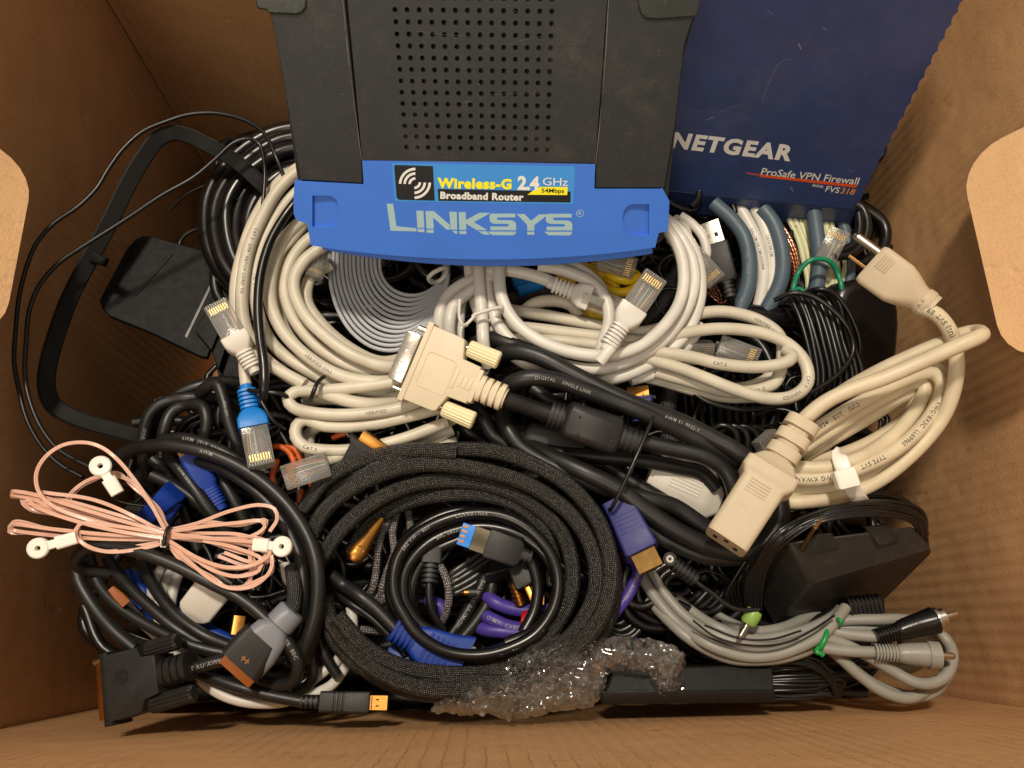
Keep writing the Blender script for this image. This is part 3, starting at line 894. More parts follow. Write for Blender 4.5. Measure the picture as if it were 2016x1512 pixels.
def hdmi(th, a, b, bodymat, tipmat=GOLD, hw=10, hh=5.2, tip=11, ribn=4, tipw=7, tiph=2.4, roll=0, taper=.8, riblen=7, groove=True):
    f = fr(a, b, roll); L = f.len
    m = MB()
    x1 = L - tip; x0 = riblen
    ribs(m, f, 0, x0 + .5, hw * .62, hh * .8, ribn, .72, .7, .45)
    secs = [(x0, hw * .6, hh * .8, .5), (x0 + .8, hw * taper, hh * .95, .3)]
    if groove:
        n = 3; s0 = x0 + (x1 - x0) * .30
        for i in range(n):
            xx = s0 + i * 1.9
            t = (xx - x0) / (x1 - x0); w = hw * (taper + (1 - taper) * min(1, t * 1.6))
            secs += [(xx, w, hh, .3), (xx + .3, w * .97, hh * .9, .3), (xx + .7, w * .97, hh * .9, .3), (xx + 1.0, w, hh, .3)]
    secs += [(x1 - .6, hw, hh, .25), (x1, hw * .95, hh * .93, .25)]
    loft(m, f, secs)
    p = th.add('plug', m, bodymat)
    m = MB()
    sp = [(-tipw, tiph), (tipw, tiph), (tipw, -tiph * .2), (tipw * .72, -tiph), (-tipw * .72, -tiph), (-tipw, -tiph * .2)]
    m.rings([[f.p(x1 - .3, y, z) for y, z in sp], [f.p(L, y, z) for y, z in sp], [f.p(L, y * .9, z * .84) for y, z in sp], [f.p(x1 + 2, y * .9, z * .84) for y, z in sp]])
    m.sharp = 25
    sh_ = th.add('plug_shell', m, tipmat, parent=p)
    m = MB()
    for sg in (-1, 1):
        box(m, f, x1 + tip * .34, x1 + tip * .52, sg * tipw * .45 - .3, sg * tipw * .45 + .3, tiph - .1, tiph + .06, .2)
    box(m, f, x1 + .6, x1 + 1.0, -tipw * .96, tipw * .96, tiph - .1, tiph + .05, .2)
    box(m, f, L - .02, L + .05, -tipw * .86, tipw * .86, -tiph * .5, tiph * .78, .1)
    th.add('plug_shell', m, plastic('dark slot', (20, 18, 16), .6, 0, 0), parent=p)
    return f
def tie(m, a, b, w, z, drop=9, thick=1.1, over=1.5):
    """a wire or strap that crosses over a bundle from pixel a to pixel b and goes round below"""
    A, B = P(a[0], a[1], z), P(b[0], b[1], z)
    up = Vector((0, 0, 1)); mid = (A + B) / 2
    pts = []
    for k in range(13):
        t = math.pi * k / 12
        c = mid + (A - mid) * math.cos(t); pts.append(c + up * (math.sin(t) * over / 1000))
    for k in range(1, 13):
        t = math.pi + math.pi * k / 12
        c = mid + (A - mid) * math.cos(t); pts.append(c + up * (math.sin(t) * drop / 1000))
    return pts
def ring_tie(th, name, a, b, w, z, mat, drop=9, over=3, shape='round', n=8, parent=None):
    m = MB(); pts = tie(m, a, b, w, z, drop, over=over)
    path = catmull(pts, .0018); r = w / 2 * mmpx(path[0])
    sweep(m, path, r, n, shape); th.add(name, m, mat, parent=parent)
# ================================================================== left side: loop antenna
an = Thing('loop_antenna', 'black loop antenna frame with thin lead leaning against the left wall of the box', 'antenna')
m = MB()
pts = [(545, 388, -20), (530, 377, -14), (467, 320, -6), (417, 290, 0), (372, 268, 2), (340, 262, 2), (312, 273, 2), (288, 303, 2), (258, 352, 0), (213, 443, -4), (178, 508, -6), (136, 590, -8), (108, 668, -8), (94, 722, -10), (91, 762, -12), (102, 794, -14), (134, 818, -16), (200, 840, -20), (285, 862, -26), (340, 880, -34)]
path = pathof(pts, -6, .003)
sc = mmpx(path[20])
W_ = 15 * sc
prof = [(.9, -1.0), (1.0, -.86), (1.0, .7), (.88, .78), (.8, 1.0), (.3, 1.0), (.2, .9), (.1, 1.0), (-.3, 1.0), (-.4, .9), (-.5, 1.0), (-.9, 1.0), (-1.0, .9), (-1.0, -.9), (-.9, -1.0), (-.1, -1.0), (0, -.9), (.1, -1.0)]
sweep(m, path, W_, shape=prof); m.sharp = 34
an.add('frame', m, BLACKS)
m = MB()
for w0, w1 in (((182, 505), (214, 519)),):
    f = fr((w0[0], w0[1], -8), (w1[0], w1[1], -8)); loft(m, f, [(0, 3, 1.2, .6), (5, 2.6, 1.2, 1), (8.4, 2.4, 1.2, 1)])
an.add('lug', m, BLACKS)
for pts, z in (([(562, 352, -4), (545, 310), (520, 262), (480, 235), (425, 222), (370, 226), (330, 238), (283, 258), (245, 292), (215, 332), (190, 370), (150, 408), (105, 440), (72, 480), (52, 530), (36, 590), (30, 650), (28, 710), (38, 770), (55, 830), (85, 880), (120, 915), (163, 940)], 4),
              ([(515, 430, -10), (520, 330, -5), (510, 285), (488, 272), (460, 280), (425, 312), (380, 350), (320, 385), (262, 422), (205, 458), (160, 488), (115, 520), (80, 560), (58, 610), (50, 680), (50, 740), (60, 790), (80, 840), (115, 885), (175, 920)], 8)):
    m = MB(); cable(m, pts, 8.5, z, 8, wobble=.8); an.add('lead', m, BLACK)
sd = Thing('antenna_stand', 'flat black plastic antenna stand with embossed lettering, lying left of the beige coil', 'antenna stand')
pl = Plane(P(205, 600, -32), P(415, 705, -40), P(270, 465, -34))
m = MB(); pplate(m, pl, [(268, 470), (282, 464), (300, 465), (415, 497), (470, 532), (448, 585), (432, 640), (408, 704), (395, 702), (300, 656), (215, 622), (200, 606), (196, 590), (206, 570), (250, 488)], 0, 4)
sd.add('plate', m, BLACKS, bevel=.6)
m = MB()
text_quad(m, 'LOOP ANTENNA', lambda x, y: pl.hit(x, y, .25), 273, 478, 226, 598, 7, bold=.0, sp=1.1)
sd.add('embossing', m, BLACKS)
m = MB(); pplate(m, pl, [(262, 476), (266, 476), (214, 590), (210, 588)], .8, 1.2); pplate(m, pl, [(334, 498), (342, 500), (268, 582), (263, 578)], .5, 1)
an_r = sd.add('rib', m, BLACKS, bevel=.3)
m = MB(); pplate(m, pl, [(384, 652), (444, 530), (476, 545), (416, 690)], 5, 5); pplate(m, pl, [(416, 690), (476, 545), (486, 560), (430, 728)], 2.5, 9)
sd.add('clip', m, BLACKS, bevel=.5)
m = MB(); pplate(m, pl, [(364, 662), (418, 550), (422, 552), (368, 665)], .4, .5); sd.add('slot_edge', m, plastic('worn edge', (70, 66, 60), .4, .1, 0))
m = MB(); pplate(m, pl, [(420, 700), (440, 660), (490, 690), (480, 745), (430, 740)], -4, 4); sd.add('clip', m, BLACKS, bevel=.6)

# ================================================================== the tangle at the bottom
fl_ = Thing('cable_tangle', 'dense dark tangle of thin black cables at the bottom of the box', 'cables', kind='stuff')
m = MB(); rnd = random.Random(11)
def inside(x, y):
    if y < 760: return x > 400 + (0 if y > 250 else 60)
    return x > 200
for i in range(230):
    cx = rnd.uniform(300, 1780); cy = rnd.uniform(260, 1340)
    if cy < 780 and cx < 560: continue
    if cx < 300: continue
    k = rnd.uniform(45, 130); z = rnd.uniform(-95, -38)
    rx, ry = k, k * rnd.uniform(.5, 1)
    if cy + ry > 1375: ry = max(10, 1375 - cy)
    if cx + rx > 1745: cx = 1745 - rx
    a0 = rnd.uniform(0, 360)
    pts = ell(cx, cy, rx, ry, rnd.uniform(0, 180) if cy < 1200 else 0, a0, a0 + rnd.uniform(200, 500), 9, z, z + rnd.uniform(-14, 14), .25, i)
    pts = [(x, min(y, 1378), zz) for x, y, zz in pts]
    cable(m, pts, rnd.choice((9, 12, 15, 19, 23)), 0, 7, wobble=2, step=.004)
for i in range(136):
    y = 300 + (i % 34) * 32; z = -100 - (i // 34) * 34
    x0 = 440 if y < 900 else 260
    cable(m, [(x0 + rnd.uniform(0, 30), y, z), (550, y + rnd.uniform(-30, 30), z + 6), (800, y + rnd.uniform(-30, 30), z), (1200, y + rnd.uniform(-30, 30), z), (1700, y + rnd.uniform(-20, 20), z)], 46, 0, 7, wobble=4, step=.008)
for i in range(80):
    cx = rnd.uniform(300, 620); cy = rnd.uniform(840, 1290); k = rnd.uniform(40, 95)
    if cx < 360: k *= .6
    a0 = rnd.uniform(0, 360); cable(m, ell(cx, cy, k, k * rnd.uniform(.5, .9), rnd.uniform(0, 180), a0, a0 + rnd.uniform(200, 400), 9, rnd.uniform(-70, -34), rnd.uniform(-70, -34), .25, i + 300), rnd.choice((14, 18, 22)), 0, 7, wobble=2, step=.004)
for i in range(130):
    bx_ = ((680, 1110, 1000, 1280), (1240, 1480, 1080, 1250), (250, 600, 900, 1330), (1330, 1700, 760, 950), (400, 560, 300, 560), (1140, 1340, 740, 900), (1250, 1420, 480, 600))[i % 7]
    cx, cy = rnd.uniform(bx_[0], bx_[1]), rnd.uniform(bx_[2], bx_[3]); k = rnd.uniform(30, 80)
    a0 = rnd.uniform(0, 360); z = rnd.uniform(-46, -24)
    cable(m, ell(cx, cy, k, k * rnd.uniform(.4, .9), rnd.uniform(0, 180), a0, a0 + rnd.uniform(120, 300), 9, z - 10, z, .2, i + 500), rnd.choice((6, 8, 11)), 0, 7, wobble=2, step=.003)
fl_.add('cable_tangle', m, BLACK)

def coil(name, label, cat, mat, loops, w, z=0, wobble=.8, shape='round', n=10, parts=None, group=None):
    t = Thing(name, label, cat, group); m = MB(); ps = []
    for lp_ in loops:
        ps.append(cable(m, lp_, w, z, n, shape, wobble))
    t.add('sheath', m, mat)
    t.paths = ps
    return t
def prints(t, items, mat, size=1.6, **kw):
    """items: (strand index, text, pixel, flip, side)"""
    for it in items:
        m = MB()
        i, s, at = it[:3]; fl = it[3] if len(it) > 3 else False; sd_ = it[4] if len(it) > 4 else 0.0
        p, r = t.paths[i]
        text_tube(m, p, r, s, at, min(size, r * 1000 * 1.1), side=sd_, flip=fl, **kw)
        t.add('print', m, mat, smooth=False)

# thick black coaxial coil behind the beige one
c = coil('coaxial_cable', 'thick glossy black cable coiled left of the router, under the antenna frame', 'cable', BLACKG,
         [ell(606 + i * 1, 436 + i * 2, 205 - i * 20, 186 - i * 18, -8, 95, 285, 14, (i % 2) * 5, (i % 3) * 5, .03, i) for i in range(6)], 31, -30, 1.5)
c = coil('power_lead', 'medium black lead looped against the far wall left of the router', 'cable', BLACK,
         [ell(640, 470, 232, 130, -30, 120, 280, 12, 0, 0, .05, 5), ell(620, 470, 180, 210, -10, 110, 290, 12, -8, 0, .05, 8)], 21, -34, 2)

# black loops at left (thick rubber cable)
bb = coil('monitor_cable', 'thick black printed cable in loose loops below the antenna frame', 'cable', BLACKM, [
    [(300, 960, -30), (283, 900, -10), (284, 850, -4), (300, 808), (335, 788), (380, 783), (430, 786, -6), (470, 800, -16)],
    [(318, 900, -12), (322, 850), (338, 812), (365, 797), (400, 800, 4), (408, 830, 4), (398, 880), (400, 940, -10), (420, 1000, -16)],
    [(380, 800, -10), (405, 765, 6), (428, 757, 9), (440, 785, 9), (450, 830, 8), (470, 880, 4), (495, 930, -8)],
    [(290, 870, -20), (312, 820, -12), (352, 778, -10), (400, 758, -10), (450, 752, -14), (490, 760, -20)],
    [(330, 895, 2), (360, 932, 4), (392, 972, 4), (430, 1022, 0), (470, 1080, -8)],
    [(400, 890, 0), (430, 935, -4), (462, 985, -6), (490, 1040, -10)],
    [(440, 790, -16), (470, 840, -14), (485, 900, -14), (500, 960, -16), (520, 1020, -20)],
    [(300, 905, -12), (340, 950, -12), (365, 1010, -14), (390, 1080, -20)]], 25, -14, .8)
prints(bb, [(0, 'STYLE 2919', (290, 840), True), (1, 'AWM STYLE', (333, 890), False, .3), (4, 'AWM 2835', (350, 925), False), (2, '80C 30V', (440, 790), False)], INKW, 1.3)

# ================================================================== slate blue, white and cream cables under the firewall (right)
for i, (lab, pts, z) in enumerate((
    ('slate blue network cable nearest the black USB plug', [(1405, 400), (1440, 432), (1464, 465), (1475, 510), (1473, 560), (1452, 620)], -34),
    ('slate blue network cable in the middle, beside the copper strands', [(1500, 410), (1522, 440), (1540, 500), (1537, 555), (1505, 620)], -36),
    ('slate blue network cable passing behind the green wire', [(1600, 410), (1606, 450), (1613, 505), (1609, 560), (1590, 640)], -36),
    ('slate blue network cable at the far right under the firewall corner', [(1655, 430), (1670, 480), (1672, 530), (1668, 590)], -44),
    )):
    t = coil('network_cable', lab, 'cable', SLATE, [pts], 31 if i < 3 else 24, z, .5, group='slate blue network cables')
    if i == 0: prints(t, [(0, '1FL.   USOA', (1474, 505), False, -.2), (0, '1FL.', (1462, 590), False, -.2)], INKW, 1.7)
    if i == 3: prints(t, [(0, 'ETHERNET', (1670, 500), False)], INKW, 1.5)
t = coil('television_cable', 'white printed cable running between two slate blue cables', 'cable', WHITE,
         [[(1450, 400), (1474, 440), (1492, 480), (1503, 540), (1490, 620)], [(1478, 400), (1500, 440), (1517, 490), (1521, 550), (1508, 620)]], 25, -40, .4)
prints(t, [(0, '(UL) CM OR CMR', (1481, 450), False), (0, 'DUO808', (1500, 510)), (1, 'CATV OR CM', (1512, 470))], INK, 1.5)
t = Thing('speaker_wire', 'bare copper coloured wire strands in a clear jacket beside slate blue cables', 'wire')
m = MB()
for k in range(5): cable(m, [(1500 + k * 5, 420), (1530 + k * 5, 460), (1556 + k * 3, 505), (1562 + k * 2, 545), (1548, 600)], 7, -40 + (k % 2) * 2, 7, wobble=.5)
for k in range(4): cable(m, [(1380 + k * 8, 560), (1398 + k * 6, 580), (1420, 595 + k * 4), (1440, 575 + k * 3)], 6, -40, 6, wobble=2)
t.add('sheath', m, COPJ)
coil('telephone_wire', 'bundle of pale cream thin wires under the firewall, beside the green wire', 'wire', PALE,
     [[(1555 + k * 10, 430), (1572 + k * 9, 470), (1582 + k * 9 + (k % 3) * 4, 520), (1590 + k * 8, 560 + (k % 2) * 10), (1580 + k * 8, 640)] for k in range(9)], 12, -44, 1.4, n=7)
coil('ground_wire', 'thin green wire bent into an arch over pale wires', 'wire', GREENW,
     [[(1558, 600, -8), (1561, 570), (1572, 536), (1590, 515, 4), (1612, 509, 5), (1634, 515, 4), (1649, 538), (1657, 568), (1656, 600, -8)], [(1561, 573), (1572, 568), (1582, 574), (1590, 590)]], 10, -22, .2, n=8)
coil('power_lead', 'short black lead curving round beside the firewall corner', 'cable', BLACK,
     [[(1680, 395), (1699, 410), (1708, 440), (1700, 475), (1675, 500), (1640, 505)], [(1690, 420), (1692, 450), (1680, 480), (1650, 496)]], 17, -26, .5)
t = Thing('network_plug', 'clear network plug poking out under the right corner of the firewall', 'plug')
rj45(t, (1625, 510, -30), (1655, 452, -20))
# grey network plug with gold contacts
t = Thing('patch_cable', 'small grey patch cord with gold contact plug beside the black USB plug', 'cable')
m = MB(); cable(m, [(1330, 430, -4), (1352, 455), (1352, 490, 4), (1372, 515, 4), (1390, 505), (1385, 470), (1362, 440), (1340, 425)], 19, -16, 9); cable(m, [(1318, 470), (1345, 500), (1362, 520), (1380, 530)], 18, -18, 9)
t.add('sheath', m, WHITE); rj45(t, (1362, 500, -12), (1412, 556, -12))
# usb plug
t = Thing('usb_cable', 'black cable plug with bare metal USB tip under the firewall front edge', 'cable')
f = fr((1432, 565, -22), (1390, 428, -16))
m = MB(); ribs(m, f, -6, 4, 3.6, 3.2, 4); loft(m, f, [(3, 5.0, 3.4, .4), (5, 6.6, 4, .35), (24, 7.4, 4.2, .3), (25, 6.9, 3.8, .3)]); p = t.add('plug', m, BLACKP)
m = MB(); box(m, f, 25, 38, -6, 6, -2.2, 2.2, .08); s_ = t.add('plug_shell', m, NICKEL, parent=p)
m = MB(); box(m, f, 28.5, 31, -3.6, -1.6, 2.15, 2.3); box(m, f, 28.5, 31, 1.6, 3.6, 2.15, 2.3); box(m, f, 37.6, 38.1, -5.4, 5.4, -1.6, 1.6); t.add('contacts', m, plastic('dark slot', (20, 18, 16), .6, 0, 0), parent=p)
m = MB(); cable(m, [(1434, 572, -2), (1440, 600, -8), (1420, 640, -24)], 15, -22); t.add('sheath', m, BLACK)

# glossy black phone holder / adapter at right, with wrapped cord
t = Thing('cradle_adapter', 'glossy black rounded charger cradle against the right wall', 'charger')
pl2 = Plane(P(1650, 600, -22), P(1774, 620, -26), P(1700, 735, -34))
m = MB(); pplate(m, pl2, [(1642, 590), (1650, 566), (1668, 552), (1700, 545), (1740, 556), (1776, 592), (1778, 640), (1774, 712), (1740, 730), (1700, 738), (1690, 740), (1640, 740)], 0, 24)
t.add('body', m, BLACKG, bevel=7)
m = MB(); pplate(m, pl2, [(1664, 624), (1684, 620), (1694, 628), (1702, 736), (1664, 738)], 1.5, 5); t.add('ridge', m, BLACKG, bevel=1.2)
m = MB(); cable(m, [(1395, 622, -4), (1450, 620), (1520, 626), (1580, 630), (1660, 640)], 46, -38, 12, wobble=0); t.add('arm', m, BLACKG)
t = coil('thin_power_cord', 'thin black cord wound in a long bundle round the charger cradle', 'cable', BLACK,
     [[(1540 + k * 9, 600 - (k % 3) * 8, -14), (1556 + k * 9, 588 - (k % 3) * 5, 0), (1570 + k * 10, 610, 2), (1592 + k * 10, 680, 2), (1600 + k * 11, 740), (1592 + k * 11, 790, -4), (1560 + k * 10, 850, -16)] for k in range(10)] +
     [[(1600, 580), (1620, 572, 6), (1650, 590, 6), (1664, 640, 3), (1668, 700), (1650, 770, -6)],
      [(1524, 592, 2), (1560, 577, 8), (1600, 584, 9), (1640, 612, 9), (1672, 650, 8), (1681, 690, 7), (1660, 730, 7), (1612, 763, 7), (1545, 792, 7), (1460, 806, 6), (1394, 792, 6), (1350, 764, 4)],
      [(1580, 578), (1610, 568, 8), (1640, 578, 8), (1690, 660, 2), (1690, 740, -8)]], 10, -18, 1.3, n=8)
coil('thin_power_cord', 'thin black cord strands hanging parallel below the beige cable loops', 'cable', BLACK,
     [[(1340 + k * 17, 740, -6), (1346 + k * 17, 790 + (k % 2) * 6), (1356 + k * 16, 850), (1362 + k * 16, 900, -4)] for k in range(10)], 14, -38, 1.2, n=8)
coil('headset_cable', 'black cable arcs between the black video cable and cream plug', 'cable', BLACK,
     [[(1400 + k * 20, 850, -3), (1420 + k * 20, 838), (1448 + k * 20, 850), (1452 + k * 20, 890, -3), (1440 + k * 20, 930, -10)] for k in range(5)], 15, -26, .8, n=8)

# grey flat ribbon coil below the router
t = Thing('flat_telephone_cable', 'light grey flat cable in a neat nested coil under the router front', 'cable')
m = MB()
for i in range(13):
    xl = 648 + i * 8.2; xr = 884 - i * .6; yb = 690 - i * 9.0; cx = (xl + xr) / 2; rx = (xr - xl) / 2
    pts = [(xl + 6, 455, -2), (xl, 510)] + [(cx - rx * math.cos(a), 520 + (yb - 520) * math.sin(a), 3 * math.sin(a)) for a in [math.radians(d) for d in (15, 35, 55, 75, 95, 115, 135, 155, 170)]] + [(xr - 2, 515, -3), (xr - 4, 470, -5)]
    cable(m, pts, 8.6, -10 - i * 1.3, shape=[(.85 * math.copysign(abs(math.cos(a)) ** .7, math.cos(a)), .95 * math.sin(a)) for a in [2 * math.pi * k / 10 for k in range(10)]], wobble=.4)
t.add('sheath', m, LGREY)
t2 = Thing('network_plug', 'clear network plug just left of the grey flat coil, beneath the router corner', 'plug')
rj45(t2, (642, 470, -2), (617, 548, -2), sc=.8)
ring_tie(t, 'cable_tie', (844, 548), (880, 530), 9, -4, WHITE, over=4)

# yellow cable
t = coil('yellow_patch_cable', 'bright yellow cable knot under the router, behind the white plug', 'cable', YELLOW,
     [[(1095, 520), (1105, 548), (1118, 580), (1128, 610), (1140, 622), (1160, 618), (1175, 600)], [(1165, 520), (1175, 548), (1195, 568, 4), (1225, 575, 6), (1250, 566, 6), (1258, 548, 4), (1240, 535), (1200, 530), (1160, 540)],
      [(1180, 530), (1205, 545, 8), (1235, 552, 9), (1256, 545, 6)], [(1120, 540), (1130, 570), (1150, 590), (1180, 590)], [(1108, 520), (1160, 528, 5), (1210, 560, 2), (1220, 580, 0)], [(1150, 600), (1160, 620), (1180, 625), (1190, 610)]], 19, -24, .5)
t2 = Thing('network_plug', 'dark smoky network plug lying on the yellow cable', 'plug')
rj45(t2, (1195, 515, -12), (1250, 530, -12))
coil('blue_patch_cable', 'short glimpse of azure cable between the white loops', 'cable', AZURE, [[(1010, 560), (1040, 550), (1075, 536), (1090, 520)], [(1020, 575), (1045, 565), (1070, 556)]], 24, -34, .3)
t = coil('braided_audio_cable', 'black mesh sleeved cable crossing under the white loops', 'cable', BRAIDD, [[(990, 600), (1050, 575), (1100, 572), (1150, 600), (1230, 590), (1310, 560), (1345, 520)], [(1260, 650), (1300, 600), (1330, 560)]], 30, -38, .3, n=12)
coil('braided_video_cable', 'black mesh sleeved cable running vertically right of the gold plug', 'cable', BRAIDD, [[(1335, 690, -6), (1328, 740), (1318, 780), (1312, 830), (1325, 890), (1345, 950, -10)]], 36, -30, .3, n=12)
t = Thing('video_plug', 'gold tipped plug glimpsed below the beige cable bundle', 'plug'); hdmi(t, (1262, 830, -22), (1255, 762, -20), VIOLET, hw=7, tipw=5.5, tiph=2, tip=8)

# ================================================================== beige ethernet cable, upper left coil
t = Thing('beige_ethernet_cable', 'long beige network cable in a big printed coil left of the grey flat coil', 'cable')
m = MB(); t.paths = []
BS = [
 ([(625, 322), (585, 340), (540, 383), (503, 453), (480, 530), (474, 600), (490, 662), (528, 713), (578, 748), (640, 776), (720, 795), (800, 790, -8)], 2),
 ([(650, 350), (600, 368), (556, 410), (520, 475), (503, 545), (508, 618), (536, 676), (588, 718), (655, 752), (730, 772), (800, 765, -8)], -4),
 ([(640, 405), (600, 430), (560, 470), (536, 530), (533, 592), (556, 650), (604, 700), (668, 738), (740, 752), (810, 745, -8)], 4),
 ([(650, 450), (610, 470), (574, 512), (560, 560), (575, 622), (618, 680), (680, 720), (750, 738), (820, 730, -8)], -3),
 ([(640, 480), (600, 510), (578, 556), (592, 608), (640, 660), (700, 702), (760, 722), (820, 715, -8)], 5),
 ([(650, 520), (612, 545), (602, 590), (632, 640), (690, 688), (750, 712), (810, 700, -8)], -6),
 ([(600, 440), (562, 490), (548, 560), (555, 640), (600, 700), (650, 735), (700, 750)], -10),
 ([(590, 330), (550, 360), (508, 420), (480, 490), (464, 560, -2), (468, 640, -4), (490, 720, -12)], -8),
]
for pts, z in BS: t.paths.append(cable(m, pts, 25, z, 10, wobble=.9))
# folded bundle beneath the video plug
FB = [
 ([(860, 742), (780, 752), (690, 762), (620, 768), (580, 772, 2), (567, 786, 2), (578, 802, 2), (620, 812), (700, 815), (780, 805), (870, 775)], 4),
 ([(880, 800), (800, 822), (720, 838), (640, 838), (600, 826), (584, 838), (583, 860), (600, 878), (650, 886), (720, 882), (790, 866), (880, 830)], 0),
 ([(900, 820), (840, 848), (780, 868), (720, 888), (670, 905, -4)], -6),
 ([(870, 760), (790, 778), (720, 788), (650, 785), (600, 790, -4)], -6),
 ([(890, 845), (830, 872), (770, 896), (740, 915, -5)], -8),
 ([(870, 780), (800, 800), (720, 812), (660, 826), (610, 850, -4), (608, 885, -6), (620, 930, -10)], -8),
 ([(900, 870), (860, 885), (820, 900, -8)], -10)]
for pts, z in FB: t.paths.append(cable(m, pts, 24, z, 10, wobble=.7))
# lead running down to the azure plug
lead = cable(m, [(478, 600, -10), (482, 650, -8), (480, 700), (482, 740), (489, 785)], 22, 3, 10, wobble=0)
lead2 = cable(m, [(486, 690), (520, 714), (560, 735), (600, 756)], 24, 6, 10, wobble=0)
lead3 = cable(m, [(625, 915, -2), (655, 903), (690, 890), (740, 870)], 24, -2, 10, wobble=0)
t.add('sheath', m, BEIGE)
prints(t, [(0, 'CAT 5   UTP   PATCH CORD TO', (503, 453), False), (0, 'VERIFIED', (498, 668)), (1, '75C UTP 4PR 24AWG', (503, 545)), (2, 'VERIFIED (UL)', (604, 700)), (8, 'VERIFIED', (720, 815), False), (9, 'CAT.5', (600, 878))], INK, 1.6)
rj45(t, (484, 700, 10), (425, 600, 14), WHITEP, bootlen=15, lab='clear plug in a beige boot, pointing up left')
rj45(t, (486, 770, 4), (516, 920, 6), AZURE, bootlen=17, sc=1.05, lab='clear plug in an azure blue boot')
rj45(t, (650, 912, 2), (558, 942, 6), None, lab='clear plug without boot, beside the braided coil', sc=1.0)
m = MB(); ring = pathof([(470, 764, -8), (500, 770, 4), (530, 772, 6), (560, 778, 4), (580, 800, -6)], 6); sweep(m, ring, .0012, 6); ring = pathof([(505, 770, 4), (520, 800, 4), (540, 830, 2), (560, 845, -4)], 6); sweep(m, ring, .0009, 6)
t.add('twist_tie', m, BLACK)
m = MB(); cable(m, [(640, 742), (628, 752, 3), (620, 768, 6), (612, 790)], 9, 8, 6); t.add('twist_tie', m, BLACK)
t = coil('audio_lead', 'single glossy black cord lying across the beige coil', 'cable', BLACKG, [[(605, 360, -8), (585, 392), (560, 425), (532, 475), (514, 535), (508, 600), (512, 665), (520, 720), (520, 775, -2), (510, 810, -20)]], 19, 14, .3)

# ================================================================== beige bundle at right centre
t = Thing('beige_patch_cable', 'beige network cable folded into long flat loops right of centre', 'cable')
m = MB(); t.paths = []
HB = [
 ([(960, 600), (1010, 612), (1090, 624), (1182, 642), (1260, 655), (1320, 640), (1380, 617), (1440, 615), (1500, 632), (1536, 662), (1540, 710), (1525, 752), (1490, 768), (1430, 772), (1360, 752), (1290, 732)], 0),
 ([(980, 640), (1060, 648), (1180, 662), (1280, 672), (1350, 655), (1420, 646), (1500, 655), (1555, 680), (1585, 715), (1588, 752), (1560, 778), (1515, 784), (1450, 768), (1390, 745), (1330, 722), (1250, 700)], 6),
 ([(1000, 668), (1100, 672), (1180, 680), (1290, 694), (1360, 703), (1420, 716), (1490, 722), (1540, 716, 2), (1560, 704, 2), (1548, 690, -3)], 8),
 ([(1060, 694), (1180, 692), (1260, 700), (1330, 735), (1400, 762), (1460, 764), (1510, 745), (1525, 720)], -8),
 ([(1020, 622), (1050, 600), (1090, 593), (1126, 602), (1140, 625)], -4),
 ([(1240, 735), (1300, 750), (1370, 770), (1430, 782), (1500, 780)], -6),
 ([(1080, 680), (1180, 700), (1250, 720), (1320, 700), (1360, 682)], -10)]
for pts, z in HB: t.paths.append(cable(m, pts, 25, z - 8, 10, wobble=.8))
t.add('sheath', m, BEIGE)
prints(t, [(1, 'CAT.5    VERIFIED', (1585, 745), False), (0, 'VERIFIED (UL)', (1480, 622)), (2, 'CAT.5', (1400, 712)), (3, 'CAT.5 PATCH', (1350, 745)), (0, 'D CAT.5', (1500, 765))], INK, 1.6)
rj45(t, (1395, 672, -14), (1492, 708, -10), None, lab='clear plug inside the right end of the loops')
rj45(t, (1322, 692, -14), (1402, 694, -14), None, roll=20, lab='clear plug partly under a beige strand')

# ================================================================== white ethernet coil, centre
t = Thing('white_ethernet_cable', 'white network cable in a round coil directly below the router', 'cable')
m = MB(); t.paths = []
WL = [
 ([(955, 480), (958, 540), (966, 600), (990, 652), (1035, 690), (1095, 716), (1160, 728), (1225, 716), (1290, 682), (1340, 630), (1366, 570), (1362, 510), (1330, 455), (1290, 420)], 2),
 ([(985, 480), (982, 540), (990, 590), (1016, 634), (1060, 668), (1120, 692), (1190, 700), (1250, 686), (1300, 650), (1336, 598), (1346, 545), (1336, 490), (1305, 440)], 9),
 ([(925, 480), (925, 540), (938, 605), (968, 660), (1020, 705), (1090, 738), (1160, 752), (1235, 738), (1300, 704), (1350, 655), (1378, 590), (1376, 520), (1350, 465), (1310, 430)], -4),
 ([(945, 480), (944, 540), (948, 610), (952, 680), (960, 720, -8)], 6),
 ([(970, 500), (950, 540), (910, 560), (880, 585), (866, 620), (868, 662, -4), (885, 700, -10)], -2),
 ([(985, 510), (960, 550), (925, 575), (896, 600), (886, 636), (888, 680, -4)], 2),
 ([(920, 560), (906, 600), (902, 650), (905, 700, -6)], -6),
 ([(960, 535), (990, 533), (1040, 540), (1080, 552), (1112, 568)], 3),
 ([(1060, 520), (1110, 532), (1160, 555), (1192, 590), (1200, 630), (1190, 670), (1180, 700, -4)], 6),
 ([(1020, 505), (1080, 512), (1140, 530), (1180, 565), (1196, 610)], 0),
 ([(1180, 712, 2), (1196, 692, 4), (1212, 672, 4)], 14),
 ([(1240, 748), (1300, 730), (1345, 690), (1380, 640)], -10)]
for pts, z in WL: t.paths.append(cable(m, pts, 25, z, 10, wobble=.6))
t.add('sheath', m, WHITE)
rj45(t, (1203, 672, 18), (1290, 545, 24), WHITE, bootlen=19, sc=1.05, ribn=6, lab='clear plug in white boot, contacts and wires showing')
rj45(t, (1105, 566, 4), (1228, 612, 2), WHITE, bootlen=17, lab='plug in white boot, seen latch side up', flip=True)
ring_tie(t, 'twist_tie', (932, 622), (988, 606), 8, 14, WHITE, drop=12, over=2)
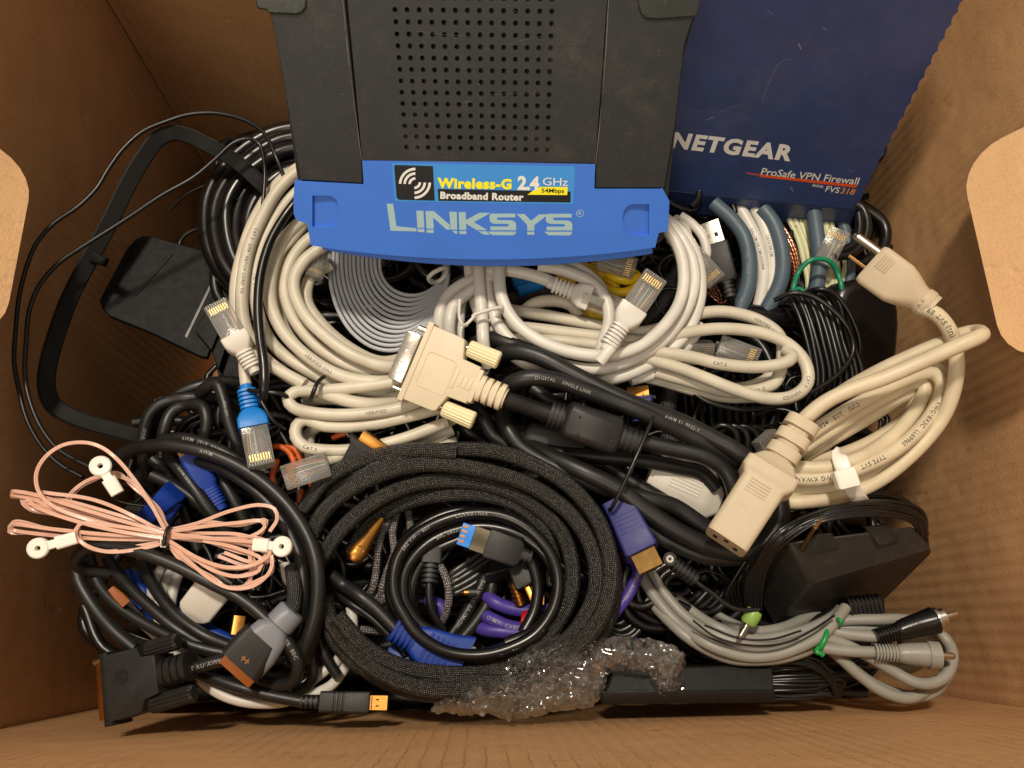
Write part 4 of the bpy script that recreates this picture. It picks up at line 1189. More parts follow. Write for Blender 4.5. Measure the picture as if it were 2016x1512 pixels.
m = MB(); cable(m, [(935, 622, 4), (922, 636, 4), (912, 640), (905, 625), (906, 590, 2)], 7, 12, 6); cable(m, [(920, 640), (908, 645), (906, 680)], 7, 12, 6); t.add('twist_tie', m, WHITE)
# ================================================================== cream power cord (right)
t = Thing('cream_power_cord', 'cream mains power cord coiled at the right, with wall plug and socket end', 'power cord')
m = MB(); t.paths = []
PL = [
 (q('F', (1400, 300, 34), (1500, 345, 36), (1575, 440, 34), (1612, 560, 30), (1618, 690, 26), (1590, 830, 20), (1530, 960, 14), (1430, 1090, 10), (1300, 1220, 6), (1150, 1330, 4), (1000, 1400, 2), (820, 1440, 0), (640, 1455, -2), (540, 1430, -8)), 29),
 (q('F', (660, 1030, 20), (720, 960, 22), (830, 870, 26), (980, 795, 30), (1180, 725, 34), (1400, 630, 40), (1560, 560, 46), (1680, 510, 50), (1745, 482, 50), (1768, 462, 44), (1735, 448, 36), (1650, 465, 32), (1520, 520, 26), (1350, 590, 20), (1180, 670, 14), (1000, 770, 6), (850, 870, 0), (740, 960, -6)), 29),
 (q('F', (700, 1090, 8), (850, 985, 10), (1050, 868, 12), (1250, 760, 12), (1390, 700, 12), (1480, 690, 12), (1530, 740, 12), (1525, 830, 12), (1460, 950, 12), (1340, 1080, 12), (1200, 1180, 12), (1050, 1250, 12), (900, 1300, 11), (760, 1320, 9), (600, 1310, 6)), 28),
 (q('F', (640, 1180, 2), (800, 1075, 4), (980, 960, 5), (1180, 840, 6), (1330, 760, 6), (1410, 740, 6), (1430, 790, 6), (1390, 890, 6), (1300, 1010, 8), (1180, 1110, 10), (1050, 1190, 12), (920, 1235, 12), (760, 1250, 10), (620, 1235, 6)), 28),
 (q('F', (700, 1200, -6), (850, 1100, -4), (1000, 1010, -2), (1180, 900, 0), (1320, 820, 0), (1385, 800, 0), (1390, 850, 0), (1310, 960, -2), (1200, 1040, -4), (1060, 1120, -6), (900, 1180, -8), (740, 1210, -8)), 27),
 (q('F', (1400, 640, 6), (1490, 650, 6), (1555, 700, 8), (1580, 790, 8), (1545, 900, 8), (1450, 1040, 6), (1320, 1160, 4), (1180, 1260, 2), (1020, 1330, 2), (850, 1370, 0), (620, 1385, -2)), 28),
 (q('F', (640, 1345, -4), (700, 1330, -2), (860, 1340, -2), (1000, 1300, -4)), 27)]
for pts, w in PL: t.paths.append(cable(m, pts, w, 0, 12, wobble=.5))
t.add('sheath', m, CREAM)
prints(t, [(0, '(UL) SVT E9', (1864, 665), True), (1, '60C   FT2   0.544001', (1592, 836), False), (2, 'E94024   SVT   (UL)', (1595, 855), False), (2, 'AWG18X3C', (1852, 800), False), (2, 'LL69965', (1800, 850), False), (2, 'TYPE SVT', (1740, 900), False), (5, 'AWG18X3C', (1868, 740)), (2, 'AWG KWANG', (1650, 945), False)], INK, 2.0, bold=.02)
# wall plug
f = fr((1828, 602, 34), (1714, 519, 30)); L = f.len
m = MB()
ribs(m, f, -2, 3, 6.4, 6.2, 1, .95, 1, .2)
loft(m, f, [(0, 6.6, 6.4, 1), (1.0, 7.0, 6.8, 1), (4, 6.8, 6.6, .95), (4.6, 6.2, 6.0, .95), (7, 6.8, 6.8, .9), (13, 9.2, 8.6, .5), (17, 10.2, 9.4, .32), (L - 2.5, 10.4, 9.5, .26), (L - .6, 9.9, 9.1, .3), (L, 9.4, 8.7, .35)], 5)
for i in range(5):
    x = L - 8.5 + i * 1.3; box(m, f, x, x + .55, -7.0, 0, 9.2, 10.0)
box(m, f, 3, 4, -1.4, -.2, 6.7, 7.6); box(m, f, 3, 4, .8, 2, 6.7, 7.6)
p = t.add('wall_plug', m, CREAMP)
m = MB(); cyl(m, f, L - .5, L + 13, 2.1, 2.1, y=-6.2, z=1); loft(m, f, [(L + 13, 2.1, 2.1, 1, -6.2, 1), (L + 15, 1.1, 1.1, 1, -6.2, 1)]); t.add('prong', m, NICKEL, parent=p, label='round grounding pin')
m = MB(); box(m, f, L - .5, L + 10, 2.2, 3.7, -3.2, 3.2, .1); t.add('prong', m, BRONZE, parent=p)
# socket end
f = fr((1572, 846, 24), (1428, 1068, 22)); L = f.len
m = MB()
ribs(m, f, -4, 20, 7.6, 6.6, 3, .72, .55, .34)
loft(m, f, [(-2, 5.0, 4.8, .9), (18, 6.4, 5.6, .7), (20, 7.4, 6.4, .4)], 4)
loft(m, f, [(19, 7.6, 6.8, .35), (20.5, 8.6, 7.2, .3), (23.5, 10.6, 8.2, .25), (24.5, 12.2, 9.0, .22), (29.5, 12.4, 9.2, .22), (30.6, 11.6, 8.8, .25), (33, 9.9, 8.4, .3), (L - 1, 9.6, 8.6, .3), (L, 9.2, 8.2, .32)], 4)
for i in range(5):
    x = 33.5 + i * 1.5; box(m, f, x, x + .7, -5.5, 4.0, 8.2, 8.9)
p = t.add('socket_end', m, CREAMP)
m = MB()
for y in (-5, 0, 5): box(m, f, L - .05, L + .08, y - 1.0, y + 1.0, (-3 if y else 1.5), (1.5 if y else 5), .05)
t.add('slot', m, plastic('dark slot', (20, 18, 16), .6, 0, 0), parent=p)
m = MB(); vs = []
for s, at in (('KWANG', (1434, 985)),): text_quad(m, s, lambda x, y: f.p(24 + x, y, 8.62), 24, 6, 24, -6, 2.4, bold=.01)
m.v = [v for v in m.v]; t.add('embossing', m, CREAMP, parent=p)
zt = MB(); pts = [P(*a) for a in q('F', (935, 1170, 6), (925, 1180, 17), (945, 1245, 19), (975, 1330, 18), (1010, 1390, 12), (1050, 1445, 6), (1060, 1455, -6))]
path = catmull(pts, .0015); sweep(zt, path, .0036, shape=[(.28 * math.cos(a), 1.0 * math.copysign(abs(math.sin(a)) ** .5, math.sin(a))) for a in [2 * math.pi * k / 12 for k in range(12)]])
t.add('cable_tie', zt, MILK)
fz = fr(q('F', (900, 1330, 21))[0], q('F', (1025, 1300, 21))[0]); zt = MB(); box(zt, fz, 0, fz.len, -4.4, 4.4, -2.2, 2.4, .3); t.add('tie_head', zt, MILK)

# ================================================================== black video cable with cream plug, ferrite and thin tie
t = Thing('digital_video_cable', 'thick black video cable with a large cream screw plug at the centre', 'cable')
f = fr((995, 785, 16), (785, 697, 16)); L = f.len      # x towards the pins, origin at the cable
m = MB()
bodyp = [(15, 9.4), (24, 9.8), (26.5, 18.2), (28, 19), (42.5, 19.2), (42.8, 17.6), (44.5, 17.6), (44.8, -17.6), (42.8, -17.6), (42.5, -19.2), (28, -19), (26.5, -18.2), (24, -9.8), (15, -9.4)]
k = L / 56.0
bodyp = [(x * k * 1.05, y * .97) for x, y in bodyp]
plate(m, f, bodyp, -6.5, 5.6, .9)
plate(m, f, [(x, y) for x, y in [(42.2 * k * 1.05, 19.6), (44.9 * k * 1.05, 19.6), (44.9 * k * 1.05, -19.6), (42.2 * k * 1.05, -19.6)]], -7.2, 6.2, .4)
p = t.add('plug', m, CREAMD, label='cream plug with metal front and two ivory thumbscrews')
m = MB(); ribs(m, f, 1, 14.5, 6.3, 6.0, 4, .74, .55, .36); loft(m, f, [(0, 4.9, 4.9, .9), (16, 5.6, 5.4, .8)]); box(m, f, 13.5, 17, -8.2, 8.2, -5.8, 5.2, .2); t.add('boot', m, CREAMD, parent=p)
m = MB(); sh = [(L - 7.5, 12.2), (L - .6, 12.0), (L, 11.2), (L, -11.2), (L - .6, -12.0), (L - 7.5, -12.2)]; plate(m, f, sh, -4.6, 3.8, .5)
for i in range(4): box(m, f, L - 4.6, L - 3.2, -8.4 + i * 5.2, -7.2 + i * 5.2, 3.7, 4.1, .3)
t.add('plug_shell', m, NICKEL, parent=p)
# raised outlines on the plug face
m = MB()
ox, oy = 34.5 * k, 1.5
out = [f.p(ox + a, oy + b, 5.66) for a, b in rrect(7.4, 8.6, .25, 4)]; inn = [f.p(ox + a, oy + b, 5.66) for a, b in rrect(7.0, 8.2, .25, 4)]
m.rings([out, [p_ + f.z * .00022 for p_ in out], [p_ + f.z * .00022 for p_ in inn], inn], cap=False)
for i, (x, hy) in enumerate(((24.6, 4.6), (21.7, 2.9), (19.2, 2.7), (16.8, 2.5))):
    box(m, f, x * k, (x + 1.5) * k, oy - 1 - hy, oy - 1 + hy, 5.5, 5.95, .3)
t.add('raised_mark', m, CREAMD, parent=p)
for sy in (1, -1):
    m = MB(); n = 18
    secs = [(9.5, 3.2, 3.2, 1, sy * 15.3, 0), (10.2, 4.1, 4.1, 1, sy * 15.3, 0), (25.0 * k, 3.9, 3.9, 1, sy * 15.3, 0), (25.8 * k, 3.3, 3.3, 1, sy * 15.3, 0)]
    rings = []
    for x, r_, _, _, cy, cz in secs:
        rings.append([f.p(x, cy + (r_ + (.16 if j % 2 else -.16)) * math.cos(2 * math.pi * j / 36), cz + (r_ + (.16 if j % 2 else -.16)) * math.sin(2 * math.pi * j / 36)) for j in range(36)])
    m.rings(rings); m.sharp = 20
    s_ = t.add('thumbscrew', m, IVORY, parent=p)
    m = MB(); cyl(m, f, 25.5 * k, 29 * k, 1.1, y=sy * 15.3); cyl(m, f, 45 * k, 52 * k, 1.3, y=sy * 15.3); t.add('screw', m, NICKEL, parent=p)
m = MB(); t.paths = []
VC = [
 ([(978, 783, 14), (1010, 792, 12), (1050, 806, 8), (1100, 822, 6)], 34),
 ([(1265, 868, 2), (1330, 884, 2), (1390, 900, 2), (1430, 930, 0), (1446, 980, -2), (1430, 1020, -6)], 33),
 (q('E', (780, 530, -10), (840, 500, -4), (920, 500, 0), (1010, 530, 2), (1110, 575, 2), (1260, 640, 0), (1420, 730, -2), (1600, 830, -4)), 34),
 (q('E', (900, 640, -8), (950, 575, 2), (1040, 562, 6), (1180, 600, 8), (1350, 690, 8), (1540, 790, 8), (1720, 870, 8), (1900, 940, 7), (2016, 985, 6)) + [(1400, 862, 6), (1450, 890, 6), (1500, 930, 4), (1530, 975, 2), (1534, 1020, 0), (1510, 1065, -2), (1470, 1088, -3), (1410, 1082, -3), (1340, 1050, -2), (1280, 1010, -1), (1220, 965, 0), (1140, 925, 0), (1080, 896, -6), (1030, 870, -16)], 36),
 (q('E', (960, 850, -2), (975, 780, 6), (1040, 730, 12), (1140, 715, 14), (1260, 730, 13), (1420, 785, 11), (1600, 855, 9), (1800, 940, 8), (2016, 1040, 5)) + [(1390, 872, 4), (1450, 905, 0)], 34),
 (q('E', (975, 880, -10), (955, 950, -6), (985, 1030, -4), (1060, 1130, -4), (1200, 1220, -4), (1400, 1310, -4), (1620, 1390, -4), (1850, 1450, -4)) + [(1330, 1000, -6), (1390, 1040, -8)], 33),
 (q('E', (780, 880, -14), (830, 950, -8), (900, 1060, -10), (1030, 1160, -12), (1200, 1240, -14), (1450, 1330, -14), (1750, 1430, -14), (1900, 1500, -16)), 31),
 (q('E', (700, 960, -22), (740, 1030, -20), (860, 1110, -22), (1000, 1160, -22)), 30),
 (q('E', (1050, 1080, -14), (1200, 1150, -12), (1400, 1180, -12), (1650, 1200, -12), (1850, 1220, -12), (2016, 1250, -13)) + [(1380, 930, -14), (1410, 960, -16)], 30),
 (q('E', (1130, 780, -8), (1220, 850, -8), (1330, 900, -10), (1450, 940, -12)), 30),
 (q('E', (1560, 1230, -18), (1700, 1330, -18), (1860, 1430, -18), (2016, 1530, -20)), 31),
 ([(1239, 985, -8), (1280, 1040, -8), (1344, 1078, -8), (1410, 1100, -8), (1477, 1096, -8), (1518, 1064, -8), (1530, 1010, -8), (1500, 950, -10)], 31),
]
for pts, w in VC: t.paths.append(cable(m, pts, w, 0, 12, wobble=.8))
t.add('sheath', m, BLACKM)
prints(t, [(4, 'DIGITAL    SINGLE LINK', q('E', (1125, 715))[0], False), (3, 'AWM E119932-T', q('E', (1900, 940))[0], False)], INKW, 1.6)
f = fr((1070, 810, 8), (1290, 884, 6)); L = f.len
m = MB(); ribs(m, f, 3, 12, 6.6, 6.2, 4, .86, .9, .3)
p = t.add('ferrite_collar', m, BLACKD)
m = MB(); loft(m, f, [(9.5, 5, 5, .8), (11, 8.0, 7.4, .6), (12.5, 9.0, 8.4, .5), (36, 9.2, 8.6, .5), (37.5, 8.2, 7.8, .6), (38.5, 5.5, 5.2, .8)], 5)
for a, b in ((16, 3), (33, -3), (33, 5), (18, -5)): cyl(m, f, a, a + 1.2, .5, y=b, z=8.6)
t.add('ferrite_core', m, BLACKD)
m = MB(); ribs(m, f, 38, 49, 6.4, 6.0, 4, .86, .9, .3); t.add('ferrite_collar', m, BLACKD)
ring_tie(t, 'twist_tie', (1290, 806), (1203, 1002), 8, 5, BLACK, drop=26, over=10)

# second ferrite below
t = Thing('ferrite_core', 'dark ferrite block half hidden beneath the thick black video cable', 'ferrite core')
f = fr(q('E', (1080, 1060, -14))[0], q('E', (1430, 1130, -16))[0]); m = MB(); loft(m, f, [(0, 5, 5, .6), (3, 7.4, 6, .5), (f.len - 2, 7.4, 6, .5), (f.len, 6, 5, .5)]); ribs(m, f, -8, 0, 5.6, 5, 3, .86, .9, .3); t.add('body', m, BLACKD)
# white ribbed connector under
t = Thing('white_serial_plug', 'off white ribbed plug seen inside the black cable loop, left of cream socket', 'plug')
f = fr((1400, 985, -24), (1285, 935, -24)); L = f.len
m = MB(); loft(m, f, [(-4, 6, 5, .6), (2, 12, 7, .5), (5, 15, 8, .4), (L - 6, 15, 8, .4), (L, 11, 7, .5)])
for i in range(9): box(m, f, 8, L - 8, -13 + i * 1.7, -12.2 + i * 1.7, 7.6, 8.5)
t.add('plug', m, WHITEP)
m = MB(); box(m, f, L - 2, L + 2, -9, 9, -5, 6); t.add('boot', m, WHITEP)
t = Thing('green_contact_plug', 'small plug with green tinted contacts just behind the cream socket end', 'plug')
rj45(t, (1530, 900, -6), (1502, 858, -2), BLACKP, bootlen=8, roll=30)

# ================================================================== black mesh sleeved coil
t = Thing('mesh_sleeved_cable', 'thick black mesh sleeved cable in a large round coil at bottom centre', 'cable')
m = MB(); t.paths = []
CO = [
 ([(650, 975, -16)] + ell(908, 1120, 296, 236, 0, 212, 432, 16, 2, 2, .012, 3)[1:] + [(930, 1345, -2), (860, 1354, -4), (780, 1340, -6), (700, 1300, -8), (655, 1250, -10), (640, 1180, -12)], 34),
 ([(610, 1065, -8), (640, 1010, -4), (700, 958, 2), (780, 925, 4), (870, 915, 5), (960, 928, 4), (1050, 962, 2), (1120, 1015, 0), (1163, 1085, -1), (1170, 1160, -2), (1140, 1230, -3), (1080, 1290, -4), (1000, 1322, -5), (900, 1330, -5), (800, 1312, -5), (720, 1272, -4), (665, 1215, -4)], 34),
 ([(630, 1105, -14), (672, 1040, -8), (740, 985, -4), (820, 955, -3), (910, 950, -4), (990, 965, -5), (1060, 1000, -6), (1110, 1050, -7), (1128, 1120, -8), (1118, 1190, -9), (1075, 1250, -10), (1000, 1295, -11)], 33),
 ([(600, 1000, -10), (650, 940, -2), (730, 900, 4), (820, 886, 6), (900, 888, 6)], 33),
 ([(690, 1090, -22), (730, 1035, -18), (790, 995, -12), (860, 975, -9), (940, 972, -9), (1010, 990, -10), (1060, 1030, -12), (1085, 1090, -14), (1090, 1150, -16)], 32),
 ([(636, 1180, -8), (655, 1235, -6), (700, 1290, -4), (770, 1335, -2), (860, 1358, 0), (950, 1354, -2)], 33),
 ([(640, 1210, -16), (680, 1275, -14), (740, 1330, -12), (830, 1365, -12), (900, 1370, -12)], 32),
 ([(1135, 990, -12), (1185, 1050, -12), (1208, 1120, -12), (1205, 1190, -12), (1180, 1250, -12), (1130, 1290, -12)], 33),
]
for pts, w in CO: t.paths.append(cable(m, pts, w - 1.5, 0, 16, wobble=1.6, step=.0015))
t.add('sheath', m, BRAIDK)
# inner coil
t = Thing('black_video_cable', 'smooth black printed cable coiled inside the mesh sleeved coil', 'cable')
m = MB(); t.paths = []
for i, (cx, cy, rx, ry, a0, a1, z) in enumerate(((938, 1150, 164, 138, 150, 520, -6), (945, 1156, 152, 118, 120, 430, -10), (930, 1160, 128, 132, 60, 400, -14), (955, 1175, 150, 122, -30, 250, -16), (925, 1150, 156, 142, 100, 290, -16))):
    t.paths.append(cable(m, ell(cx, cy, rx, ry, 0, a0, a1, 16, z, z + 3, .02, i + 20), 24, 0, 12, wobble=1.2))
t.add('sheath', m, BLACKG)
prints(t, [(0, 'E82 VW-1 80V', (800, 1090)), (0, 'COPARTNER', (900, 1012)), (1, '80C E82276', (850, 1050))], INKW, 1.7)
t = coil('black_usb_cable', 'stack of black cable strands inside the inner coil, under the blue tipped plug', 'cable', BLACK,
         [q('H', (560, 420, -6 - i), (640, 370 + i * 30), (740, 300 + i * 38), (840, 220 + i * 42), (900, 180 + i * 40)) for i in range(5)], 22, -34, .5)
t = coil('printed_video_cable', 'black printed cable running diagonally inside the inner coil', 'cable', BLACKM, [q('H', (620, 760, 0), (700, 650), (780, 520), (840, 400), (860, 300, -6)), q('H', (700, 760), (800, 640), (870, 520), (890, 400), (880, 300, -6))], 26, -30, .4)
prints(t, [(0, 'HDMI V1.3/CAT-2', (895, 1230), False)], INKW, 2.0)
t = coil('purple_cable', 'purple printed cable strands at the bottom of the inner coil', 'cable', PURPLE,
         [q('H', (860, 500, -3), (900, 530), (980, 565), (1060, 580), (1160, 590), (1240, 580)), q('H', (830, 600, -4), (900, 640), (980, 675), (1080, 695)), q('H', (760, 650, -8), (850, 695, -2), (940, 705), (1060, 720)), q('H', (520, 520, -4), (560, 545), (590, 560), (610, 600))], 27, -27, .3)
prints(t, [(1, 'OMPI CABLE', (960, 1215)), (0, '90C', (1050, 1200))], INKW, 1.9)
t = Thing('red_capped_plug', 'small red capped plug among purple strands inside the inner coil', 'plug')
f = fr(q('H', (1060, 640, -22))[0], q('H', (1160, 655, -22))[0]); m = MB(); loft(m, f, [(0, 4, 4, 1), (3, 5.5, 5.5, 1), (f.len, 5.5, 5.5, 1)], 5); t.add('plug', m, RED)
# blue tipped usb plug
t = Thing('blue_tipped_plug', 'black flat plug with bright blue metal framed tip inside the inner coil', 'plug')
f = fr(q('H', (1120, 270, -6))[0], q('H', (700, 125, -4))[0]); L = f.len
m = MB(); ribs(m, f, 0, 6, 3.4, 3, 3); loft(m, f, [(5, 5, 3.6, .4), (7, 6.6, 4.2, .3), (21, 7, 4.4, .25), (22, 6.6, 4, .25)]); p = t.add('plug', m, BLACKP)
m = MB(); box(m, f, 21.5, 29, -5.6, 5.6, -2.4, 2.4, .1); s_ = t.add('plug_shell', m, plastic('dark nickel', (96, 88, 76), .3, .1, .1, metal=1), parent=p)
m = MB(); box(m, f, 28.8, L, -5.2, 5.2, -1.9, 2.0, .1)
t.add('tongue', m, plastic('bright blue insert', (22, 130, 230), .35, .03, 0), parent=p)
m = MB()
for i in range(4): box(m, f, L - 3, L - .4, -4.2 + i * 2.3, -3.2 + i * 2.3, 2.0, 2.25)
t.add('contacts', m, GOLD, parent=p)
t = Thing('gold_prong_plug', 'black plug with two slender gold prongs inside the inner coil at right', 'plug')
f = fr(q('H', (1050, 320, -18))[0], q('H', (1170, 560, -14))[0]); L = f.len
m = MB(); loft(m, f, [(0, 5.5, 4, .3), (L - 12, 6.5, 4.4, .25), (L - 11, 6, 4, .3)]); p = t.add('plug', m, BLACKP)
m = MB(); loft(m, f, [(L - 11.5, 1.4, 1.0, .4, 3, 0), (L - 3, 1.4, 1.0, .4, 3, 0), (L, .6, .6, .4, 2, 0)]); t.add('prong', m, GOLD, parent=p)
m = MB(); loft(m, f, [(L - 11.5, 1.4, 1.0, .4, -1, 0), (L - 3, 1.4, 1.0, .4, -1.4, 0), (L, .6, .6, .4, -.4, 0)]); t.add('prong', m, GOLD, parent=p)
t = Thing('gold_round_plug', 'round gold threaded plug beside the slender gold prongs', 'plug')
f = fr(q('H', (1060, 540, -24))[0], q('H', (1020, 410, -20))[0]); m = MB(); ribs(m, f, 0, f.len, 3.2, 3.2, 5, .8, 1, .4); t.add('plug', m, GOLD)
t = Thing('jack_plug', 'tiny gold jack tip in the middle of the inner coil', 'plug')
f = fr(q('H', (800, 475, -18))[0], q('H', (705, 475, -18))[0]); m = MB(); loft(m, f, [(0, 2.4, 2.4, 1), (4, 2.4, 2.4, 1)]); p = t.add('plug', m, BRAIDD)
m = MB(); loft(m, f, [(4, 1.6, 1.6, 1), (f.len - 1.6, 1.6, 1.6, 1), (f.len - 1, 1.1, 1.1, 1), (f.len, .5, .5, 1)]); t.add('tip', m, GOLD, parent=p)
t = Thing('ribbed_plug', 'black strain relief plug standing upright left inside the inner coil', 'plug')
f = fr(q('H', (520, 420, -12))[0], q('H', (540, 200, -14))[0]); m = MB(); ribs(m, f, 0, 9, 4.2, 4, 4, .7, .8, .4); loft(m, f, [(9, 5, 4, .3), (f.len, 4.6, 3.8, .3)]); p = t.add('plug', m, BLACKP)
m = MB(); cable(m, q('H', (520, 420, -12), (520, 500, -12), (540, 600, -14), (600, 700, -18)), 17, 0); t.add('sheath', m, BLACK)
t = Thing('adapter_block', 'flat black adapter block slanting beneath the blue tipped plug', 'adapter')
plb = Plane(P(950, 1130, -20), P(1030, 1110, -20), P(960, 1100, -24)); m = MB(); pplate(m, plb, [q('H', (845, 375))[0], q('H', (1075, 310))[0], q('H', (1065, 290))[0], q('H', (905, 290))[0]], 0, 8); t.add('body', m, BLACKP, bevel=.5)

# silver braided cords
t = coil('silver_braided_cord', 'flat black and silver braided cord looping beside the gold ear piece', 'cable', BRAIDS,
     [q('H', (280, 40, 0), (240, 120, 2), (215, 240, 2), (205, 360), (185, 450), (140, 520, -6)), q('H', (330, 0, -4), (300, 120, 0), (310, 240, 0), (275, 340), (240, 450), (230, 560, -6)), q('H', (400, 0, -6), (410, 120, -2), (380, 260), (330, 400), (260, 510), (200, 560, -8)), q('H', (180, 490, -6), (230, 500, -5), (280, 540, -8)), q('H', (-20, 680, -10), (60, 690, -8), (160, 700, -8), (300, 710, -12))], 14.5, -20, .4, n=10)
coil('silver_braided_cord', 'short black and silver braided cord loop inside the inner coil', 'cable', BRAIDS, [q('H', (560, 290, -6), (600, 350, 2), (632, 450, 3), (630, 550, 0), (600, 640, -5), (580, 680, -12))], 15, -12, .3, n=10)
t = Thing('gold_ear_piece', 'polished gold teardrop shaped plug at the left inside the mesh coil', 'plug')
f = fr(q('H', (240, 40, -10))[0], q('H', (60, 290, -4))[0]); L = f.len
m = MB(); loft(m, f, [(0, 1.6, 1.6, 1), (3, 2.1, 2.0, 1), (L * .5, 3.1, 2.8, 1), (L * .78, 4.4, 3.6, 1), (L * .93, 4.0, 3.2, 1), (L, 2.0, 1.8, 1)], 6); p = t.add('plug', m, GOLD)
m = MB(); g = Fr(f.p(L * .76, 0, 3.0), f.p(L * .76, 0, 9)); loft(m, g, [(-.5, 2.1, 1.8, 1), (.7, 2.0, 1.7, 1), (.75, 1.5, 1.2, 1), (.2, 1.1, .9, 1)], 6); t.add('dimple', m, GOLD, parent=p)

# blue monitor plug
t = Thing('blue_monitor_cable', 'black cable ending in a royal blue ribbed monitor plug inside the coil', 'cable')
f = fr(q('H', (310, 680, -8))[0], q('H', (700, 905, -14))[0]); L = f.len
m = MB(); ribs(m, f, 0, 12, 6.4, 5.6, 5, .8, .7, .4); loft(m, f, [(0, 5, 4.6, .8), (12, 5.6, 5, .8)]); p = t.add('boot', m, BLUEV)
m = MB(); loft(m, f, [(11, 6.5, 5, .5), (15, 8, 5.6, .35), (26, 10.5, 6, .3), (L, 14, 6.2, .25)])
for i in range(5): loft(m, f, [(16 + i * 2.6, 6.4, .5, .5, 0, 5.8 + i * .08), (17.3 + i * 2.6, 6.4, .5, .5, 0, 5.8 + i * .08)])
p = t.add('plug', m, BLUEV)
m = MB(); cable(m, q('H', (-60, 370, -2), (20, 430, -4), (110, 490), (200, 560), (270, 635), (330, 700)), 26, -8, 12); cable(m, q('H', (-30, 470, -8), (60, 540), (150, 600), (250, 690), (330, 780), (380, 840)), 16, -16, 8); t.add('sheath', m, BLACKM)
t = Thing('blue_plug_block', 'blue plug part lying flat below the royal blue monitor plug', 'plug')
f = fr(q('H', (270, 860, -22))[0], q('H', (400, 890, -22))[0]); m = MB(); loft(m, f, [(0, 5, 4, .3), (2, 6, 4.5, .3), (f.len, 6.5, 4.5, .3)]); box(m, fr(q('H', (440, 670, -20))[0], q('H', (560, 790, -20))[0]), 0, 12, -3, 3, -3, 3); t.add('plug', m, BLUEV)

# purple plug at right of coil, jack lead
t = Thing('violet_video_cable', 'violet video plug with dark gold tip right of the mesh coil', 'cable')
f = fr((1222, 1000, -4), (1283, 1122, 4)); L = f.len
m = MB(); loft(m, f, [(-4, 7.5, 4.6, .4), (2, 7.0, 5.0, .3), (L - 18, 7.6, 5.2, .28), (L - 10, 8.0, 5.2, .28), (L - 9, 7.2, 4.8, .3)])
for i_ in range(5): box(m, f, 4 + i_ * 2.2, 5 + i_ * 2.2, -5.4, 5.4, 4.9, 5.4, .3)
p = t.add('plug', m, VIOLET)
m = MB(); sp = [(-5.8, 2.3), (5.8, 2.3), (5.8, -1), (4.6, -2.2), (-4.6, -2.2), (-5.8, -1)]
m.rings([[f.p(L - 9.4, y, z) for y, z in sp], [f.p(L, y, z) for y, z in sp], [f.p(L, y * .88, z * .82) for y, z in sp], [f.p(L - 6, y * .88, z * .82) for y, z in sp]]); m.sharp = 25
t.add('plug_shell', m, plastic('dark gold plating', (104, 80, 46), .5, .15, .2, metal=1), parent=p)  # darker, rougher gold than on the other plugs
m = MB(); t.paths = [cable(m, q('H', (1780, 280, -16), (1740, 400, -18), (1690, 500, -18), (1620, 590, -18), (1560, 670, -18), (1470, 740, -22)), 24, -4, 10, wobble=.3), cable(m, q('H', (1600, 60, -12), (1640, 150, -12), (1690, 240, -16), (1720, 330, -20)), 22, -8, 10, wobble=.3)]
t.add('sheath', m, PURPLE); prints(t, [(0, 'E82276  80C', (1228, 1183), True)], INKW, 1.7)
t = Thing('round_jack_lead', 'black lead with round barrel plug beside the violet plug tip', 'cable')
f = Fr(P(1336, 1118, 2), P(1318, 1100, 5)); m = MB(); g = Fr(P(1319, 1101, -4), P(1319, 1100.5, 5))
loft(m, g, [(0, 3.0, 3.0, 1), (9, 3.3, 3.3, 1), (9.3, 3.0, 3.0, 1)], 6); p = t.add('plug', m, BLACKG)
m = MB(); loft(m, g, [(9.2, 1.9, 1.9, 1), (9.6, 1.7, 1.7, 1), (9.6, .7, .7, 1), (9.0, .6, .6, 1)], 6); t.add('tip', m, NICKEL, parent=p)
f = fr((1322, 1106, -1), (1372, 1142, -1)); m = MB(); ribs(m, f, 1.5, f.len, 3.6, 3.4, 6, .7, .9, .4); t.add('boot', m, BLACKP, parent=p)
m = MB(); cable(m, q('I', (75, 395), (110, 430), (180, 480), (250, 540), (320, 572), (380, 578), (450, 575)), 9, -1, 8); t.add('sheath', m, BLACK)
t = Thing('audio_jack', 'short audio jack with lime green collar below the round jack lead', 'plug')
f = fr(q('I', (415, 605, -4))[0], q('I', (322, 770, -6))[0]); L = f.len
m = MB(); loft(m, f, [(-2, 3.4, 3.2, .9), (0, 3.8, 3.7, 1), (4.2, 3.6, 3.5, 1), (5.2, 2.8, 2.8, 1)], 5); p = t.add('collar', m, LIME)
m = MB(); r_ = 1.5
loft(m, f, [(5, r_, r_, 1), (L - 7.6, r_, r_, 1), (L - 7.5, r_ * .8, r_ * .8, 1), (L - 7, r_ * .8, r_ * .8, 1), (L - 6.9, r_, r_, 1), (L - 3.4, r_, r_, 1), (L - 3.0, r_ * .65, r_ * .65, 1), (L - 2, r_ * 1.1, r_ * 1.1, 1), (L, r_ * .3, r_ * .3, 1)], 5); t.add('tip', m, NICKEL, parent=p)

